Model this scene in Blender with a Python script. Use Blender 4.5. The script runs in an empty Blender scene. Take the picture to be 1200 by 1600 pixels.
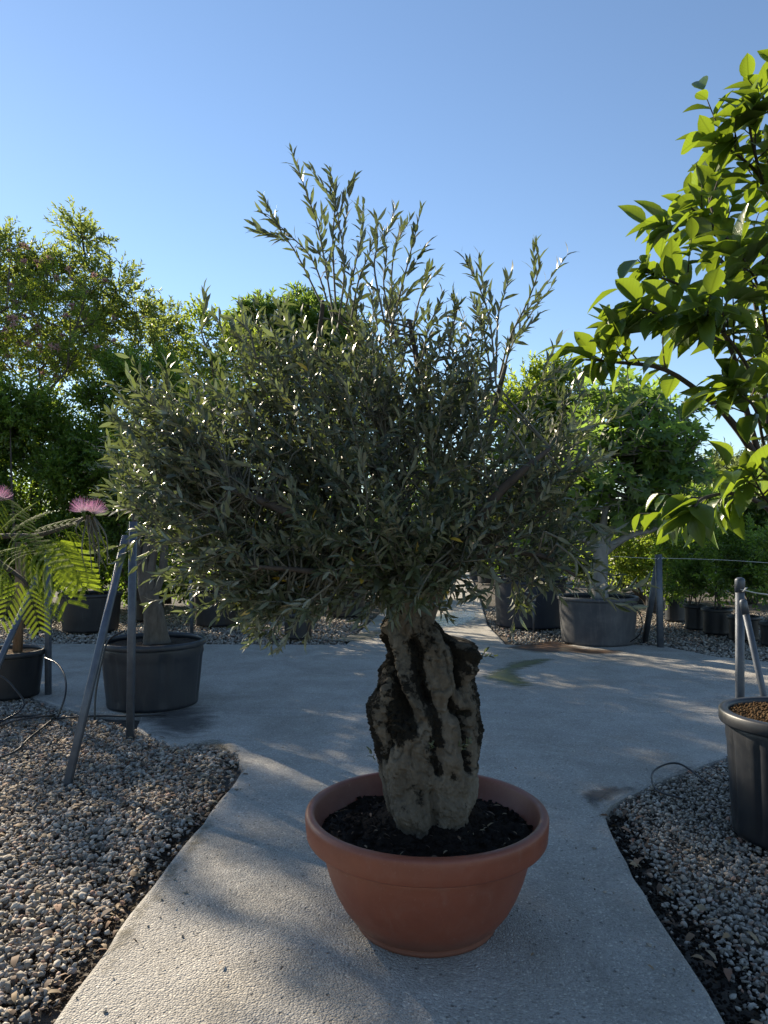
import bpy, math, random
import numpy as np
from mathutils import Vector, Matrix, noise as mnoise

R = math.radians
rng = np.random.default_rng(7)
random.seed(7)
sc = bpy.context.scene
COL = sc.collection

# ------------------------------------------------------------------ camera, sky, sun, exposure
CAM_H, FOC, HZ = 1.5, 1150.0, 830.0
SUN_AZ, SUN_EL = R(41), R(27)
cam = bpy.data.cameras.new('camera')
cam.sensor_fit = 'VERTICAL'
cam.sensor_height = 36.0
cam.lens = 36.0 * FOC / 1600.0
cam.shift_y = (HZ - 800.0) / 1600.0
cam.clip_start, cam.clip_end = 0.05, 2000.0
camo = bpy.data.objects.new('camera', cam)
COL.objects.link(camo)
camo.location = (0, 0, CAM_H)
camo.rotation_euler = (R(90), 0, 0)
sc.camera = camo

world = bpy.data.worlds.new("World")
sc.world = world
world.use_nodes = True
_n = world.node_tree.nodes
sky = _n.new('ShaderNodeTexSky')
sky.sky_type = 'NISHITA'
sky.sun_disc = False
sky.sun_elevation = SUN_EL
sky.sun_rotation = -SUN_AZ
sky.altitude = 200
sky.air_density = 1.0
sky.dust_density = 0.03
sky.ozone_density = 2.3
world.node_tree.links.new(sky.outputs[0], _n['Background'].inputs[0])
_n['Background'].inputs[1].default_value = 0.083

sun = bpy.data.lights.new('sun', 'SUN')
sun.energy = 5.0
sun.angle = R(0.53)
sun.color = (1.0, 0.86, 0.66)
suno = bpy.data.objects.new('sun', sun)
COL.objects.link(suno)
SV = Vector((-math.sin(SUN_AZ) * math.cos(SUN_EL), math.cos(SUN_AZ) * math.cos(SUN_EL), math.sin(SUN_EL)))
suno.rotation_euler = (-SV).to_track_quat('-Z', 'Y').to_euler()
suno.location = SV * 60

sc.view_settings.view_transform = 'Standard'
sc.view_settings.look = 'None'
sc.view_settings.exposure = 1.18
sc.view_settings.gamma = 1.0
sc.view_settings.use_curve_mapping = False
sc.render.engine = 'CYCLES'
sc.cycles.max_bounces = 8
sc.cycles.diffuse_bounces = 4
sc.cycles.glossy_bounces = 3
sc.cycles.transmission_bounces = 5
sc.cycles.caustics_reflective = False
sc.cycles.caustics_refractive = False
sc.cycles.use_denoising = True


# ------------------------------------------------------------------ measuring helpers
def P(u, v, y):
    """point at distance y that the photograph shows at (u, v)"""
    return np.array(((u - 600.0) / FOC * y, y, CAM_H - (v - HZ) / FOC * y))


def G(u, v):
    """ground point that the photograph shows at (u, v)"""
    y = CAM_H * FOC / (v - HZ)
    return ((u - 600.0) / FOC * y, y)


def nrm(a):
    return a / np.maximum(np.linalg.norm(a, axis=-1, keepdims=True), 1e-9)


# ------------------------------------------------------------------ object helpers
def empty(name, label, cat, loc=(0, 0, 0), group=None):
    o = bpy.data.objects.new(name, None)
    COL.objects.link(o)
    o.location = loc
    o['label'] = label
    o['category'] = cat
    if group:
        o['group'] = group
    return o


def tag(o, label=None, cat=None, group=None, kind=None):
    for k, val in (('label', label), ('category', cat), ('group', group), ('kind', kind)):
        if val:
            o[k] = val
    return o


def mesh_np(name, V, faces_list, mat=None, smooth=False, tint=None, extra=None):
    """faces_list: list of int arrays (m, k) with one k each"""
    me = bpy.data.meshes.new(name)
    V = np.asarray(V, dtype=np.float32)
    me.vertices.add(len(V))
    me.vertices.foreach_set('co', V.ravel())
    loops = np.concatenate([np.asarray(f).ravel() for f in faces_list]).astype(np.int32)
    sizes = np.concatenate([np.full(len(f), np.asarray(f).shape[1]) for f in faces_list]).astype(np.int32)
    starts = np.concatenate(([0], np.cumsum(sizes)[:-1])).astype(np.int32)
    me.loops.add(len(loops))
    me.loops.foreach_set('vertex_index', loops)
    me.polygons.add(len(sizes))
    me.polygons.foreach_set('loop_start', starts)
    me.polygons.foreach_set('loop_total', sizes)
    if smooth:
        me.polygons.foreach_set('use_smooth', np.ones(len(sizes), dtype=bool))
    if tint is not None:
        a = me.attributes.new('tint', 'FLOAT', 'POINT')
        a.data.foreach_set('value', np.asarray(tint, dtype=np.float32))
    for k, arr in (extra or {}).items():
        a = me.attributes.new(k, 'FLOAT', 'POINT')
        a.data.foreach_set('value', np.asarray(arr, dtype=np.float32))
    me.update(calc_edges=True)
    me.validate()
    if mat:
        me.materials.append(mat)
    return me


def link(name, me, parent=None, loc=None):
    o = bpy.data.objects.new(name, me)
    COL.objects.link(o)
    if parent:
        o.parent = parent
    if loc is not None:
        o.location = loc
    return o


def lathe(prof, seg=48, cx=0, cy=0, wob=0.0, close=False):
    """prof: list of (r, z)"""
    th = np.linspace(0, 2 * np.pi, seg, endpoint=False)
    rows = []
    for r, z in prof:
        rr = r * (1 + wob * np.sin(2 * th + 1.0))
        rows.append(np.stack((cx + rr * np.cos(th), cy + rr * np.sin(th), np.full(seg, z)), 1))
    V = np.concatenate(rows)
    n = len(prof)
    F = []
    for i in range(n - 1):
        a = i * seg + np.arange(seg)
        b = i * seg + (np.arange(seg) + 1) % seg
        F.append(np.stack((a, b, b + seg, a + seg), 1))
    return V, [np.concatenate(F)]


class MB:
    """collects shapes"""

    def __init__(self):
        self.V, self.Q, self.T, self.tint, self.n = [], [], [], [], 0

    def add(self, V, faces, tint=0.5):
        V = np.asarray(V, dtype=float)
        for f in faces:
            f = np.asarray(f) + self.n
            (self.Q if f.shape[1] == 4 else self.T).append(f)
        self.V.append(V)
        self.tint.append(np.full(len(V), tint))
        self.n += len(V)

    def tube(self, pts, rad, sides=8, cap=True, lump=0.0, seed=0.0):
        pts = np.asarray(pts, dtype=float)
        k = len(pts)
        rad = np.broadcast_to(np.asarray(rad, dtype=float), (k,))
        t = np.gradient(pts, axis=0)
        t = nrm(t)
        ref = np.array((0.31, 0.93, 0.2)) if abs(t[0] @ np.array((0.31, 0.93, 0.2))) < 0.9 else np.array((1.0, 0, 0))
        e1 = nrm(np.cross(t, ref))
        e2 = np.cross(t, e1)
        th = np.linspace(0, 2 * np.pi, sides, endpoint=False)
        rr = rad[:, None] * np.ones((1, sides))
        if lump:
            for i in range(k):
                for j in range(sides):
                    d = e1[i] * math.cos(th[j]) + e2[i] * math.sin(th[j])
                    q = Vector(pts[i] * 2.0 / max(rad[0], .01) * 0.12 + d * 0.9 + seed)
                    rr[i, j] *= 1 + lump * mnoise.noise(q)
        ring = pts[:, None, :] + rr[:, :, None] * (e1[:, None, :] * np.cos(th)[None, :, None] + e2[:, None, :] * np.sin(th)[None, :, None])
        V = ring.reshape(-1, 3)
        F = []
        for i in range(k - 1):
            a = i * sides + np.arange(sides)
            b = i * sides + (np.arange(sides) + 1) % sides
            F.append(np.stack((a, b, b + sides, a + sides), 1))
        faces = [np.concatenate(F)]
        if cap:
            V = np.concatenate((V, pts[:1], pts[-1:]))
            a = np.arange(sides)
            b = (a + 1) % sides
            faces.append(np.stack((np.full(sides, k * sides), b, a), 1))
            o = (k - 1) * sides
            faces.append(np.stack((np.full(sides, k * sides + 1), o + a, o + b), 1))
        self.add(V, faces)

    def box(self, c, s, rot=None):
        x, y, z = [q / 2 for q in s]
        V = np.array([(-x, -y, -z), (x, -y, -z), (x, y, -z), (-x, y, -z), (-x, -y, z), (x, -y, z), (x, y, z), (-x, y, z)])
        if rot is not None:
            V = V @ np.array(rot.to_3x3()).T
        self.add(V + np.asarray(c), [np.array([(0, 3, 2, 1), (4, 5, 6, 7), (0, 1, 5, 4), (1, 2, 6, 5), (2, 3, 7, 6), (3, 0, 4, 7)])])

    def mesh(self, name, mat, smooth=True):
        fl = []
        if self.Q:
            fl.append(np.concatenate(self.Q))
        if self.T:
            fl.append(np.concatenate(self.T))
        return mesh_np(name, np.concatenate(self.V), fl, mat, smooth, np.concatenate(self.tint))

    def build(self, name, mat, parent=None, smooth=True, loc=None, off=None):
        if off is not None:
            self.V = [v - np.asarray(off) for v in self.V]
        return link(name, self.mesh(name, mat, smooth), parent, loc)


def curve(pts, n=8):
    """smooth polyline through control points (Catmull-Rom)"""
    p = np.asarray(pts, dtype=float)
    if len(p) == 2:
        return p[0] + (p[1] - p[0]) * np.linspace(0, 1, n)[:, None]
    q = np.concatenate((2 * p[:1] - p[1:2], p, 2 * p[-1:] - p[-2:-1]))
    out = []
    per = max(2, n // (len(p) - 1))
    for i in range(len(p) - 1):
        t = np.linspace(0, 1, per, endpoint=False)[:, None]
        a, b, c, d = q[i:i + 4]
        out.append(0.5 * (2 * b + (c - a) * t + (2 * a - 5 * b + 4 * c - d) * t ** 2 + (3 * b - a - 3 * c + d) * t ** 3))
    out.append(p[-1:])
    return np.concatenate(out)


# ------------------------------------------------------------------ materials
def newmat(name):
    m = bpy.data.materials.new(name)
    m.use_nodes = True
    nt = m.node_tree
    return m, nt, nt.nodes['Principled BSDF']


def nd(nt, typ, **kw):
    n = nt.nodes.new(typ)
    for k, val in kw.items():
        setattr(n, k, val)
    return n


def ramp(nt, fac, stops):
    r = nd(nt, 'ShaderNodeValToRGB')
    el = r.color_ramp.elements
    while len(el) < len(stops):
        el.new(0.5)
    for e, (p, c) in zip(el, stops):
        e.position = p
        e.color = (*c, 1) if len(c) == 3 else c
    nt.links.new(fac, r.inputs[0])
    return r.outputs[0]


def noise_tex(nt, scale, detail=4, rough=0.6, coord=None, dist=0.0):
    n = nd(nt, 'ShaderNodeTexNoise')
    n.inputs['Scale'].default_value = scale
    n.inputs['Detail'].default_value = detail
    n.inputs['Roughness'].default_value = rough
    n.inputs['Distortion'].default_value = dist
    if coord is not None:
        nt.links.new(coord, n.inputs['Vector'])
    return n.outputs['Fac']


def mixc(nt, fac, a, b, mode='MIX'):
    m = nd(nt, 'ShaderNodeMix', data_type='RGBA', blend_type=mode)
    for sock, val in ((m.inputs[0], fac), (m.inputs[6], a), (m.inputs[7], b)):
        if isinstance(val, (int, float)):
            sock.default_value = val
        elif isinstance(val, tuple):
            sock.default_value = (*val, 1)
        else:
            nt.links.new(val, sock)
    return m.outputs[2]


def math_n(nt, op, a, b=None, clamp=False):
    m = nd(nt, 'ShaderNodeMath', operation=op, use_clamp=clamp)
    for sock, val in ((m.inputs[0], a), (m.inputs[1], b)):
        if val is None:
            continue
        if isinstance(val, (int, float)):
            sock.default_value = val
        else:
            nt.links.new(val, sock)
    return m.outputs[0]


def bump(nt, h, strength, dist, normal=None):
    b = nd(nt, 'ShaderNodeBump')
    b.inputs['Strength'].default_value = strength
    b.inputs['Distance'].default_value = dist
    nt.links.new(h, b.inputs['Height'])
    if normal is not None:
        nt.links.new(normal, b.inputs['Normal'])
    return b.outputs['Normal']


def objcoord(nt):
    return nd(nt, 'ShaderNodeTexCoord').outputs['Object']


def geopos(nt):
    return nd(nt, 'ShaderNodeNewGeometry').outputs['Position']


def leafmat(name, dark, light, trans, tfac=0.4, rough=0.42, under=None, spec=0.5, odd=None, veins=False):
    m, nt, b = newmat(name)
    at = nd(nt, 'ShaderNodeAttribute', attribute_name='tint').outputs['Fac']
    rnd = nd(nt, 'ShaderNodeObjectInfo').outputs['Random']
    if veins:
        at = math_n(nt, 'ADD', at, math_n(nt, 'MULTIPLY', math_n(nt, 'SUBTRACT', rnd, 0.5), 0.9), True)
    stops = [(0.0, dark), (0.93, light)]
    if odd:
        stops += [(0.985, light), (0.992, odd)]
    c = ramp(nt, at, stops)
    tc = mixc(nt, at, tuple(x * 0.7 for x in trans), tuple(min(1, x * 1.2) for x in trans))
    if veins:
        lx = nd(nt, 'ShaderNodeAttribute', attribute_name='lx').outputs['Fac']
        ly = math_n(nt, 'ABSOLUTE', nd(nt, 'ShaderNodeAttribute', attribute_name='ly').outputs['Fac'])
        w = math_n(nt, 'SINE', math_n(nt, 'MULTIPLY', math_n(nt, 'SUBTRACT', lx, math_n(nt, 'MULTIPLY', ly, 0.55)), 56.0))
        v1 = ramp(nt, w, [(0.80, (0, 0, 0)), (0.99, (1, 1, 1))])
        v2 = ramp(nt, ly, [(0.0, (1, 1, 1)), (0.03, (1, 1, 1)), (0.05, (0, 0, 0))])
        vv = math_n(nt, 'MAXIMUM', math_n(nt, 'MULTIPLY', v1, 0.6), v2)
        c = mixc(nt, math_n(nt, 'MULTIPLY', vv, 0.4), c, tuple(min(1, x * 2.0) for x in light))
        tc = mixc(nt, math_n(nt, 'MULTIPLY', vv, 0.5), tc, tuple(x * 0.5 for x in trans))
        mot = noise_tex(nt, 45, 4, 0.6, geopos(nt))
        c = mixc(nt, 0.5, c, ramp(nt, mot, [(0.3, (0.62, 0.62, 0.6)), (0.65, (1.1, 1.1, 1.1))]), 'MULTIPLY')
        spot = ramp(nt, noise_tex(nt, 120, 3, 0.5, geopos(nt)), [(0.70, (0, 0, 0)), (0.74, (1, 1, 1))])
        c = mixc(nt, math_n(nt, 'MULTIPLY', spot, 0.6), c, (0.09, 0.055, 0.02))
        nt.links.new(bump(nt, math_n(nt, 'ADD', math_n(nt, 'MULTIPLY', w, 0.15), vv), 0.22, 0.002), b.inputs['Normal'])
    if under:
        bf = nd(nt, 'ShaderNodeNewGeometry').outputs['Backfacing']
        c = mixc(nt, bf, c, mixc(nt, 0.25, under, c))
    nt.links.new(c, b.inputs['Base Color'])
    b.inputs['Roughness'].default_value = rough
    b.inputs['Specular IOR Level'].default_value = spec
    tr = nd(nt, 'ShaderNodeBsdfTranslucent')
    nt.links.new(tc, tr.inputs['Color'])
    mx = nd(nt, 'ShaderNodeMixShader')
    mx.inputs[0].default_value = tfac
    nt.links.new(b.outputs[0], mx.inputs[1])
    nt.links.new(tr.outputs[0], mx.inputs[2])
    nt.links.new(mx.outputs[0], nt.nodes['Material Output'].inputs['Surface'])
    return m


def barkmat(name, a, b_, scale=22, strength=0.5):
    m, nt, b = newmat(name)
    co = objcoord(nt)
    mp = nd(nt, 'ShaderNodeMapping')
    mp.inputs['Scale'].default_value = (1, 1, 0.3)
    nt.links.new(co, mp.inputs['Vector'])
    n1 = noise_tex(nt, scale, 6, 0.7, mp.outputs[0], 0.4)
    c = ramp(nt, n1, [(0.3, a), (0.7, b_)])
    nt.links.new(c, b.inputs['Base Color'])
    b.inputs['Roughness'].default_value = 0.85
    nt.links.new(bump(nt, n1, strength, 0.02), b.inputs['Normal'])
    return m


def plastic(name, col, dusty, rough=0.5, dscale=6.0, damt=0.5):
    m, nt, b = newmat(name)
    co = objcoord(nt)
    n1 = noise_tex(nt, dscale, 6, 0.65, co, 0.5)
    n2 = noise_tex(nt, dscale * 9, 4, 0.6, co)
    f = math_n(nt, 'MULTIPLY', ramp(nt, n1, [(0.35, (0, 0, 0)), (0.75, (1, 1, 1))]), damt)
    mp = nd(nt, 'ShaderNodeMapping')
    mp.inputs['Scale'].default_value = (1, 1, 0.1)
    nt.links.new(co, mp.inputs['Vector'])
    n3 = noise_tex(nt, dscale * 5, 5, 0.7, mp.outputs[0])
    f = math_n(nt, 'ADD', f, math_n(nt, 'MULTIPLY', ramp(nt, n3, [(0.5, (0, 0, 0)), (0.72, (1, 1, 1))]), 0.45), True)
    c = mixc(nt, f, col, dusty)
    c = mixc(nt, math_n(nt, 'MULTIPLY', ramp(nt, n2, [(0.62, (0, 0, 0)), (0.72, (1, 1, 1))]), 0.35), c, dusty)
    nt.links.new(c, b.inputs['Base Color'])
    r = math_n(nt, 'ADD', math_n(nt, 'MULTIPLY', n1, 0.35), rough - 0.17)
    nt.links.new(r, b.inputs['Roughness'])
    nt.links.new(bump(nt, n2, 0.08, 0.004), b.inputs['Normal'])
    return m


# concrete: worn exposed aggregate
def concrete_mat():
    m, nt, b = newmat('worn_concrete')
    co = geopos(nt)
    big = noise_tex(nt, 0.55, 5, 0.6, co, 0.3)
    mid = noise_tex(nt, 3.5, 6, 0.65, co)
    fine = noise_tex(nt, 42, 6, 0.75, co)
    vor = nd(nt, 'ShaderNodeTexVoronoi')
    vor.inputs['Scale'].default_value = 135
    vor.inputs['Randomness'].default_value = 1
    nt.links.new(co, vor.inputs['Vector'])
    vor2 = nd(nt, 'ShaderNodeTexVoronoi')
    vor2.inputs['Scale'].default_value = 55
    nt.links.new(co, vor2.inputs['Vector'])
    c = ramp(nt, big, [(0.3, (0.33, 0.312, 0.28)), (0.55, (0.42, 0.4, 0.362)), (0.75, (0.47, 0.447, 0.405))])
    c = mixc(nt, 0.55, c, ramp(nt, mid, [(0.3, (0.33, 0.312, 0.28)), (0.7, (0.47, 0.447, 0.405))]))
    blot = ramp(nt, noise_tex(nt, 1.7, 7, 0.7, co, 0.8), [(0.42, (1, 1, 1)), (0.62, (0.82, 0.81, 0.79)), (0.75, (0.72, 0.71, 0.69))])
    c = mixc(nt, 1.0, c, blot, 'MULTIPLY')
    # each grain of aggregate its own shade
    g = nd(nt, 'ShaderNodeSeparateColor')
    nt.links.new(vor.outputs['Color'], g.inputs[0])
    c = mixc(nt, 0.55, c, ramp(nt, g.outputs[0], [(0.0, (0.5, 0.5, 0.5)), (0.5, (0.95, 0.95, 0.95)), (0.9, (1.0, 1.0, 1.0)), (1.0, (1.9, 1.85, 1.75))]), 'MULTIPLY')
    g2 = nd(nt, 'ShaderNodeSeparateColor')
    nt.links.new(vor2.outputs['Color'], g2.inputs[0])
    pit = math_n(nt, 'MULTIPLY', ramp(nt, g2.outputs[1], [(0.93, (0, 0, 0)), (0.96, (1, 1, 1))]), ramp(nt, vor2.outputs['Distance'], [(0.2, (1, 1, 1)), (0.42, (0, 0, 0))]))
    c = mixc(nt, math_n(nt, 'MULTIPLY', pit, 0.5), c, (0.07, 0.065, 0.06))
    nt.links.new(c, b.inputs['Base Color'])
    b.inputs['Roughness'].default_value = 0.88
    b.inputs['Specular IOR Level'].default_value = 0.3
    h = math_n(nt, 'ADD', math_n(nt, 'MULTIPLY', vor.outputs['Distance'], -0.8), math_n(nt, 'MULTIPLY', fine, 0.7))
    h = math_n(nt, 'SUBTRACT', h, math_n(nt, 'MULTIPLY', pit, 1.3))
    nrm1 = bump(nt, h, 0.9, 0.008)
    nt.links.new(bump(nt, mid, 0.4, 0.02, nrm1), b.inputs['Normal'])
    return m


def dirt_mat():
    m, nt, b = newmat('dirt_ground')
    co = geopos(nt)
    n1 = noise_tex(nt, 1.2, 6, 0.65, co)
    vor = nd(nt, 'ShaderNodeTexVoronoi')
    vor.inputs['Scale'].default_value = 30
    nt.links.new(co, vor.inputs['Vector'])
    g = nd(nt, 'ShaderNodeSeparateColor')
    nt.links.new(vor.outputs['Color'], g.inputs[0])
    c = mixc(nt, ramp(nt, n1, [(0.42, (0, 0, 0)), (0.6, (1, 1, 1))]), (0.055, 0.042, 0.03),
             ramp(nt, g.outputs[0], [(0, (0.04, 0.036, 0.03)), (1, (0.12, 0.108, 0.09))]))
    nt.links.new(c, b.inputs['Base Color'])
    b.inputs['Roughness'].default_value = 0.95
    h = math_n(nt, 'ADD', math_n(nt, 'MULTIPLY', vor.outputs['Distance'], -1.0), noise_tex(nt, 60, 4, .6, co))
    nt.links.new(bump(nt, h, 0.8, 0.02), b.inputs['Normal'])
    return m


def stone_mat():
    m, nt, b = newmat('gravel_stone')
    at = nd(nt, 'ShaderNodeAttribute', attribute_name='tint').outputs['Fac']
    c = ramp(nt, at, [(0.0, (0.15, 0.132, 0.108)), (0.3, (0.28, 0.254, 0.215)), (0.6, (0.37, 0.338, 0.29)), (0.82, (0.50, 0.46, 0.40)),
                      (0.9, (0.30, 0.235, 0.18)), (0.96, (0.33, 0.2, 0.145)), (1.0, (0.5, 0.47, 0.43))])
    n1 = noise_tex(nt, 90, 4, 0.6, geopos(nt))
    c = mixc(nt, 0.5, c, ramp(nt, n1, [(0.3, (0.6, 0.6, 0.6)), (0.7, (1.15, 1.15, 1.15))]), 'MULTIPLY')
    nt.links.new(c, b.inputs['Base Color'])
    b.inputs['Roughness'].default_value = 0.85
    b.inputs['Specular IOR Level'].default_value = 0.3
    nt.links.new(bump(nt, n1, 0.4, 0.004), b.inputs['Normal'])
    return m


def soil_mat(name='dark_soil', a=(0.008, 0.006, 0.005), b_=(0.032, 0.022, 0.015)):
    m, nt, b = newmat(name)
    co = geopos(nt)
    n1 = noise_tex(nt, 45, 6, 0.75, co)
    n2 = noise_tex(nt, 160, 3, 0.7, co)
    nt.links.new(ramp(nt, n1, [(0.35, a), (0.7, b_)]), b.inputs['Base Color'])
    b.inputs['Roughness'].default_value = 0.95
    b.inputs['Specular IOR Level'].default_value = 0.2
    nt.links.new(bump(nt, math_n(nt, 'ADD', n1, n2), 0.9, 0.015), b.inputs['Normal'])
    return m


def litter_mat():
    m, nt, b = newmat('dry_litter')
    at = nd(nt, 'ShaderNodeAttribute', attribute_name='tint').outputs['Fac']
    nt.links.new(ramp(nt, at, [(0, (0.05, 0.03, 0.018)), (0.35, (0.13, 0.075, 0.04)), (0.6, (0.22, 0.15, 0.08)), (0.85, (0.3, 0.24, 0.15)), (1, (0.17, 0.06, 0.03))]),
                 b.inputs['Base Color'])
    b.inputs['Roughness'].default_value = 0.8
    return m


def trunk_mat():
    m, nt, b = newmat('olive_bark')
    co = objcoord(nt)
    mp = nd(nt, 'ShaderNodeMapping')
    mp.inputs['Scale'].default_value = (1, 1, 0.45)
    nt.links.new(co, mp.inputs['Vector'])
    n1 = noise_tex(nt, 9, 6, 0.65, mp.outputs[0], 0.6)
    n2 = noise_tex(nt, 48, 5, 0.7, mp.outputs[0], 0.3)
    n3 = noise_tex(nt, 26, 5, 0.7, co, 0.2)
    moss_cleft = nd(nt, 'ShaderNodeAttribute', attribute_name='moss_cleft').outputs['Fac']  # masks the moss patches and also colours the clefts darker
    c = ramp(nt, n1, [(0.28, (0.085, 0.07, 0.051)), (0.5, (0.14, 0.118, 0.089)), (0.72, (0.205, 0.18, 0.142))])
    c = mixc(nt, 0.6, c, ramp(nt, n2, [(0.3, (0.55, 0.53, 0.5)), (0.65, (1.1, 1.1, 1.08))]), 'MULTIPLY')
    spots = ramp(nt, math_n(nt, 'ADD', math_n(nt, 'MULTIPLY', moss_cleft, 0.6), math_n(nt, 'MULTIPLY', n3, 0.95)), [(0.6, (0, 0, 0)), (0.68, (1, 1, 1))])
    moss_cleft_col = ramp(nt, n2, [(0.3, (0.006, 0.005, 0.004)), (0.6, (0.022, 0.018, 0.011)), (0.8, (0.06, 0.055, 0.025))])
    c = mixc(nt, spots, c, moss_cleft_col)
    nt.links.new(c, b.inputs['Base Color'])
    b.inputs['Roughness'].default_value = 0.9
    b.inputs['Specular IOR Level'].default_value = 0.25
    h = math_n(nt, 'ADD', n2, math_n(nt, 'MULTIPLY', n1, 1.2))
    h = math_n(nt, 'ADD', h, math_n(nt, 'MULTIPLY', spots, 0.3))
    nt.links.new(bump(nt, h, 0.9, 0.024), b.inputs['Normal'])
    return m


def terracotta_mat():
    m, nt, b = newmat('terracotta_plastic')
    co = objcoord(nt)
    n1 = noise_tex(nt, 5, 6, 0.65, co, 0.5)
    n2 = noise_tex(nt, 60, 4, 0.7, co)
    n4 = noise_tex(nt, 13, 7, 0.75, co, 0.8)
    mp = nd(nt, 'ShaderNodeMapping')
    mp.inputs['Scale'].default_value = (1, 1, 0.08)
    nt.links.new(co, mp.inputs['Vector'])
    n3 = noise_tex(nt, 26, 5, 0.7, mp.outputs[0])
    c = ramp(nt, n1, [(0.3, (0.165, 0.046, 0.024)), (0.7, (0.21, 0.062, 0.033))])
    c = mixc(nt, math_n(nt, 'MULTIPLY', ramp(nt, n4, [(0.5, (0, 0, 0)), (0.72, (1, 1, 1))]), 0.3), c, (0.24, 0.12, 0.085))
    dust = math_n(nt, 'MULTIPLY', ramp(nt, n2, [(0.62, (0, 0, 0)), (0.70, (1, 1, 1))]), 0.25)
    c = mixc(nt, dust, c, (0.30, 0.19, 0.145))
    c = mixc(nt, math_n(nt, 'MULTIPLY', ramp(nt, n3, [(0.55, (0, 0, 0)), (0.72, (1, 1, 1))]), 0.28), c, (0.24, 0.125, 0.09))
    sep = nd(nt, 'ShaderNodeSeparateXYZ')
    nt.links.new(co, sep.inputs[0])
    low = ramp(nt, math_n(nt, 'ADD', math_n(nt, 'MULTIPLY', sep.outputs[2], 8.0), math_n(nt, 'MULTIPLY', n4, -0.7)), [(0.0, (1, 1, 1)), (0.5, (0, 0, 0))])
    c = mixc(nt, math_n(nt, 'MULTIPLY', low, 0.35), c, (0.15, 0.09, 0.065))
    nt.links.new(c, b.inputs['Base Color'])
    nt.links.new(math_n(nt, 'ADD', math_n(nt, 'MULTIPLY', n4, 0.4), 0.3), b.inputs['Roughness'])
    nt.links.new(bump(nt, n2, 0.06, 0.003), b.inputs['Normal'])
    return m


def wet_mat(name, col, rough, spec=0.5):
    m, nt, b = newmat(name)
    co = geopos(nt)
    n1 = noise_tex(nt, 8, 5, 0.65, co)
    nt.links.new(mixc(nt, 0.6, col, ramp(nt, n1, [(0.3, tuple(x * 0.55 for x in col)), (0.7, tuple(x * 1.35 for x in col))])), b.inputs['Base Color'])
    nt.links.new(math_n(nt, 'ADD', math_n(nt, 'MULTIPLY', n1, 0.22), rough - 0.11), b.inputs['Roughness'])
    b.inputs['Specular IOR Level'].default_value = spec
    nt.links.new(bump(nt, noise_tex(nt, 40, 4, .6, co), 0.12, 0.004), b.inputs['Normal'])
    return m


def metal_mat():
    m, nt, b = newmat('galvanised_metal')
    co = objcoord(nt)
    n1 = noise_tex(nt, 14, 6, 0.7, co)
    nt.links.new(ramp(nt, n1, [(0.3, (0.07, 0.08, 0.1)), (0.7, (0.13, 0.145, 0.165))]), b.inputs['Base Color'])
    b.inputs['Metallic'].default_value = 0.4
    nt.links.new(math_n(nt, 'ADD', math_n(nt, 'MULTIPLY', n1, 0.3), 0.35), b.inputs['Roughness'])
    return m


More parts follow.
